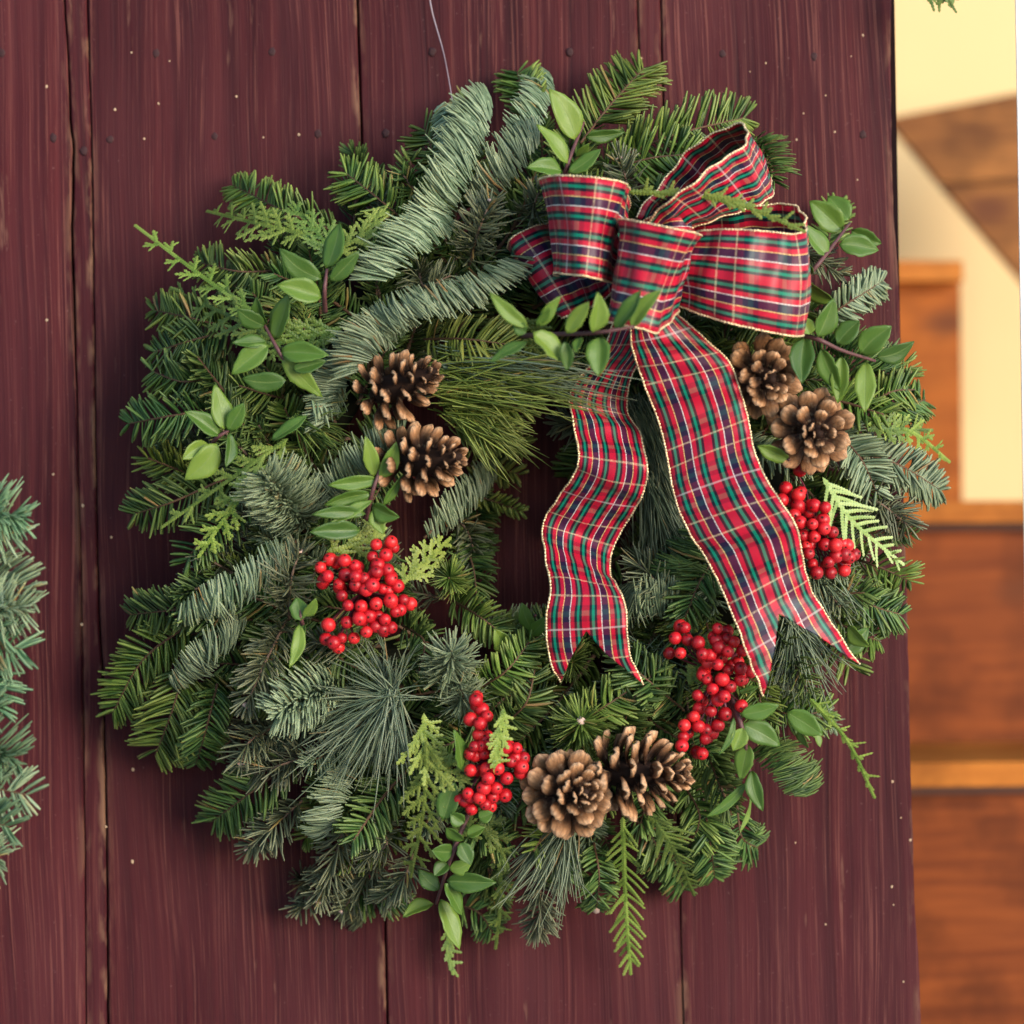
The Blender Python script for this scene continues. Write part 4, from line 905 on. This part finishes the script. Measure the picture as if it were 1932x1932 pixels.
# ------------------------------------------------------------------ the bow
bow = tag(empty('ribbon_bow', P(1210, 500, .10)), 'red tartan ribbon bow with gold edges and two long forked tails', 'bow')
RW = .0645
def ribbon(name, Ap, Bp, n=70, notch=0.0, cup=.003, seed=0, vo=0.0, wrinkle=.0009, flip=False):
    rng = np.random.default_rng(seed); m = 15
    PA = np.array([P(*p) for p in Ap]); PB = np.array([P(*p) for p in Bp]); fine = 400
    a, b = catmull(PA, fine), catmull(PB, fine)
    mid = (a+b)/2; cl = np.concatenate([[0], np.cumsum(np.linalg.norm(np.diff(mid, axis=0), axis=1))])
    tt = np.interp(np.linspace(0, cl[-1], n), cl, np.linspace(0, 1, fine))
    ev = lambda A, t: np.stack([np.interp(t, np.linspace(0, 1, fine), A[:, i]) for i in range(3)], -1)
    V = np.zeros((n, m, 3)); UV = np.zeros((n, m, 2)); ph = rng.uniform(0, 6, 4)
    for j in range(m):
        f = j/(m-1); sc_t = 1-notch*(1-abs(2*f-1)); t = tt*sc_t
        pa, pb = ev(a, t), ev(b, t); p = pa+(pb-pa)*f
        T = nrm(np.gradient(ev(mid, t), axis=0)); Nn = nrm(np.cross(T, nrm(pb-pa)))
        s = np.interp(t, np.linspace(0, 1, fine), cl)
        bulge = cup*(1-(2*f-1)**2)+wrinkle*np.sin(s*150+ph[0]+f*3)*math.sin(f*5+ph[1])+wrinkle*np.sin(s*310+ph[2]-f*5)
        if not notch:
            de = np.minimum(s, cl[-1]-s); bulge = bulge+.0042*math.sin(f*math.pi*5+ph[3])*np.exp(-(de/.022)**2)+.0016*math.sin(f*math.pi*3+ph[1])*np.exp(-(de/.05)**2)
        V[:, j] = p+Nn*bulge[:, None]*(-1 if flip else 1)
        UV[:, j, 0] = f; UV[:, j, 1] = s/RW+vo
    i = np.arange(n-1)[:, None]*m; j = np.arange(m-1)[None]
    F = np.stack([i+j, i+m+j, i+m+j+1, i+j+1], -1).reshape(-1, 4)
    me = mesh_np(name, V.reshape(-1, 3), F, M_tartan, uv=UV.reshape(-1, 2)); o = mobj(name, me, bow); pkids(o)
    md = o.modifiers.new('thickness', 'SOLIDIFY'); md.thickness = .0005; md.offset = 0
    for e in (V[:, 0], V[:, -1]):
        L = np.linalg.norm(np.diff(e, axis=0), axis=1).sum(); k = int(L/.00055)
        pth = catmull(e, max(8, k)); r = .00068+.00022*np.sin(np.arange(len(pth))*2*math.pi/4.0)+rng.normal(0, .00008, len(pth))
        pth = pth+rng.normal(0, .00012, pth.shape)
        ge = mobj('gold_edge', mesh_np('gold_edge', *tube(pth, r, 6), M_gold), o)
    return o
# back left loop
ribbon('ribbon_loop', [(1185, 430, .10), (1100, 408, .095), (1030, 422, .125), (985, 436, .14), (963, 453, .138), (966, 470, .118), (1040, 478, .095), (1180, 470, .095)],
       [(1190, 520, .11), (1140, 566, .13), (1110, 580, .145), (1082, 592, .152), (1060, 599, .145), (1058, 592, .12), (1110, 580, .10), (1190, 530, .10)], 60, cup=.002, seed=1)
# front left loop
ribbon('ribbon_loop', [(1205, 450, .135), (1150, 380, .120), (1070, 352, .125), (1030, 344, .148), (1023, 336, .172), (1055, 331, .200), (1125, 335, .212), (1176, 345, .200), (1190, 365, .172), (1190, 410, .15), (1205, 450, .14)],
       [(1200, 545, .135), (1160, 545, .115), (1095, 535, .118), (1055, 522, .145), (1046, 514, .172), (1066, 517, .200), (1105, 521, .212), (1134, 528, .200), (1143, 530, .172), (1165, 535, .15), (1200, 545, .14)], 90, cup=.002, seed=2, vo=.3)
# upper right loop
ribbon('ribbon_loop', [(1200, 410, .13), (1262, 330, .12), (1325, 264, .13), (1385, 237, .145), (1410, 245, .16), (1400, 275, .178), (1330, 325, .19), (1258, 382, .185), (1215, 425, .165)],
       [(1290, 450, .085), (1345, 405, .075), (1405, 350, .075), (1440, 322, .085), (1452, 338, .105), (1454, 372, .13), (1400, 398, .15), (1325, 425, .16), (1262, 455, .15)], 90, cup=.001, seed=3, vo=.1)
# right loop
ribbon('ribbon_loop', [(1225, 450, .13), (1290, 408, .125), (1390, 391, .14), (1455, 386, .146), (1492, 386, .154), (1514, 402, .168), (1520, 430, .184), (1500, 442, .196), (1450, 437, .202), (1380, 433, .200), (1320, 437, .185), (1255, 460, .15)],
       [(1235, 560, .10), (1300, 580, .09), (1400, 592, .10), (1455, 600, .11), (1492, 608, .125), (1512, 618, .15), (1516, 632, .172), (1496, 634, .188), (1450, 626, .197), (1370, 608, .197), (1300, 585, .182), (1245, 560, .15)], 90, cup=.003, seed=4, vo=.55, wrinkle=.0011)
# small loop filling the middle behind the centre
ribbon('ribbon_loop', [(1215, 470, .14), (1212, 425, .15), (1240, 404, .165), (1285, 394, .17), (1303, 398, .16), (1303, 430, .14), (1260, 470, .13)],
       [(1225, 560, .13), (1235, 520, .15), (1262, 500, .17), (1300, 500, .178), (1316, 505, .165), (1310, 520, .14), (1260, 560, .12)], 50, cup=.001, seed=5, vo=.8)
# tails
ribbon('ribbon_tail', [(1160, 600, .15), (1140, 655, .142), (1100, 705, .133), (1074, 751, .125), (1086, 817, .135), (1092, 861, .142), (1084, 894, .138), (1054, 937, .122), (1029, 977, .112), (1023, 1007, .112), (1029, 1051, .125), (1039, 1111, .140), (1031, 1164, .142), (1032, 1211, .140), (1041, 1254, .136), (1058, 1288, .13)],
       [(1262, 600, .15), (1225, 655, .142), (1190, 715, .133), (1184, 777, .118), (1204, 811, .124), (1221, 880, .146), (1214, 927, .138), (1194, 967, .124), (1167, 1011, .112), (1152, 1051, .114), (1153, 1087, .125), (1172, 1121, .146), (1181, 1154, .15), (1184, 1204, .146), (1191, 1244, .142), (1214, 1290, .135)], 120, .16, .002, seed=6, vo=.2)
ribbon('ribbon_tail', [(1192, 600, .17), (1190, 640, .17), (1197, 670, .165), (1214, 721, .155), (1242, 794, .15), (1257, 851, .15), (1267, 911, .152), (1281, 961, .156), (1304, 1011, .158), (1337, 1061, .158), (1364, 1117, .160), (1384, 1164, .164), (1404, 1217, .168), (1421, 1262, .168), (1440, 1313, .165)],
       [(1268, 585, .17), (1300, 612, .168), (1340, 648, .162), (1376, 684, .16), (1396, 735, .158), (1411, 790, .156), (1424, 854, .16), (1449, 910, .168), (1477, 952, .174), (1502, 993, .174), (1513, 1045, .164), (1521, 1085, .158), (1540, 1130, .150), (1575, 1185, .146), (1622, 1254, .142)], 130, .165, .003, seed=7, vo=.6)
# centre loop over the knot
ribbon('centre_loop', [(1200, 455, .16), (1172, 430, .178), (1172, 414, .205), (1215, 420, .225), (1275, 432, .226), (1312, 440, .208), (1318, 446, .18), (1290, 458, .155)],
       [(1195, 580, .15), (1152, 590, .175), (1143, 604, .200), (1168, 612, .218), (1210, 620, .222), (1243, 626, .212), (1280, 590, .185), (1265, 570, .155)], 70, cup=.003, seed=8, vo=.45)

# ------------------------------------------------------------------ hanging wire, second wreath, garland
V, F = tube(catmull([P(806, -40, .004), P(815, 20, .006), P(835, 92, .012), P(845, 140, .03), P(856, 205, .05)], 40), .00042, 6)
tag(mobj('hanging_wire', mesh_np('hanging_wire', V, F, M_wire)), 'thin pale wire holding the large wreath from above', 'wire')
w2c = (-315, 1290); D2 = .19
wr2 = tag(empty('evergreen_wreath', P(*w2c, D2)), 'blurred fir greenery of a second wreath entering at the left edge', 'wreath')
V, F = tube([P(w2c[0]+230*math.cos(a), w2c[1]+230*math.sin(a), D2) for a in np.linspace(0, 2*math.pi, 40)], .03, 8, False)
o = mobj('wreath_ring', mesh_np('wreath_ring', V, F, M_ring), wr2); pkids(o)
for k, (pts, mt) in enumerate([([(-130, 940), (-40, 960), (55, 975)], M_teal), ([(-120, 1010), (-30, 1000), (45, 1010)], M_noble), ([(-110, 1080), (-10, 1080), (70, 1120)], M_noble), ([(-110, 1120), (-20, 1140), (65, 1150)], M_noble), ([(-110, 1180), (-20, 1210), (60, 1225)], M_teal),
                             ([(-90, 1240), (-20, 1270), (15, 1340)], M_teal), ([(-100, 1390), (-30, 1400), (45, 1430)], M_teal), ([(-100, 1450), (-20, 1480), (70, 1500)], M_noble), ([(-90, 1520), (-30, 1540), (35, 1560)], M_teal), ([(-110, 1560), (-50, 1590), (10, 1625)], M_noble),
                             ([(-100, 1310), (-40, 1330), (5, 1340)], M_teal), ([(-120, 1150), (-50, 1170), (20, 1190)], M_teal)]):
    pts = [(a-18, b) for a, b in pts]
    add_sprig('flat' if k % 3 else 'noble', pts, 62, mt, 0, .01, seed=900+k, root=wr2, d=D2)
gl = tag(empty('hanging_garland', P(1770, -60, .0)), 'tips of dark green leaves hanging into the top edge above the doorway', 'garland')
for k, pts in enumerate([[(1752, -70), (1755, -30), (1756, 6)], [(1770, -70), (1775, -20), (1772, 10)], [(1785, -70), (1788, -20), (1796, 14)]]):
    cedar(pts, 22, M_cedard, lat=6, seed=50+k, d=.05, off=0, tipoff=0, root=gl, ang_=30)
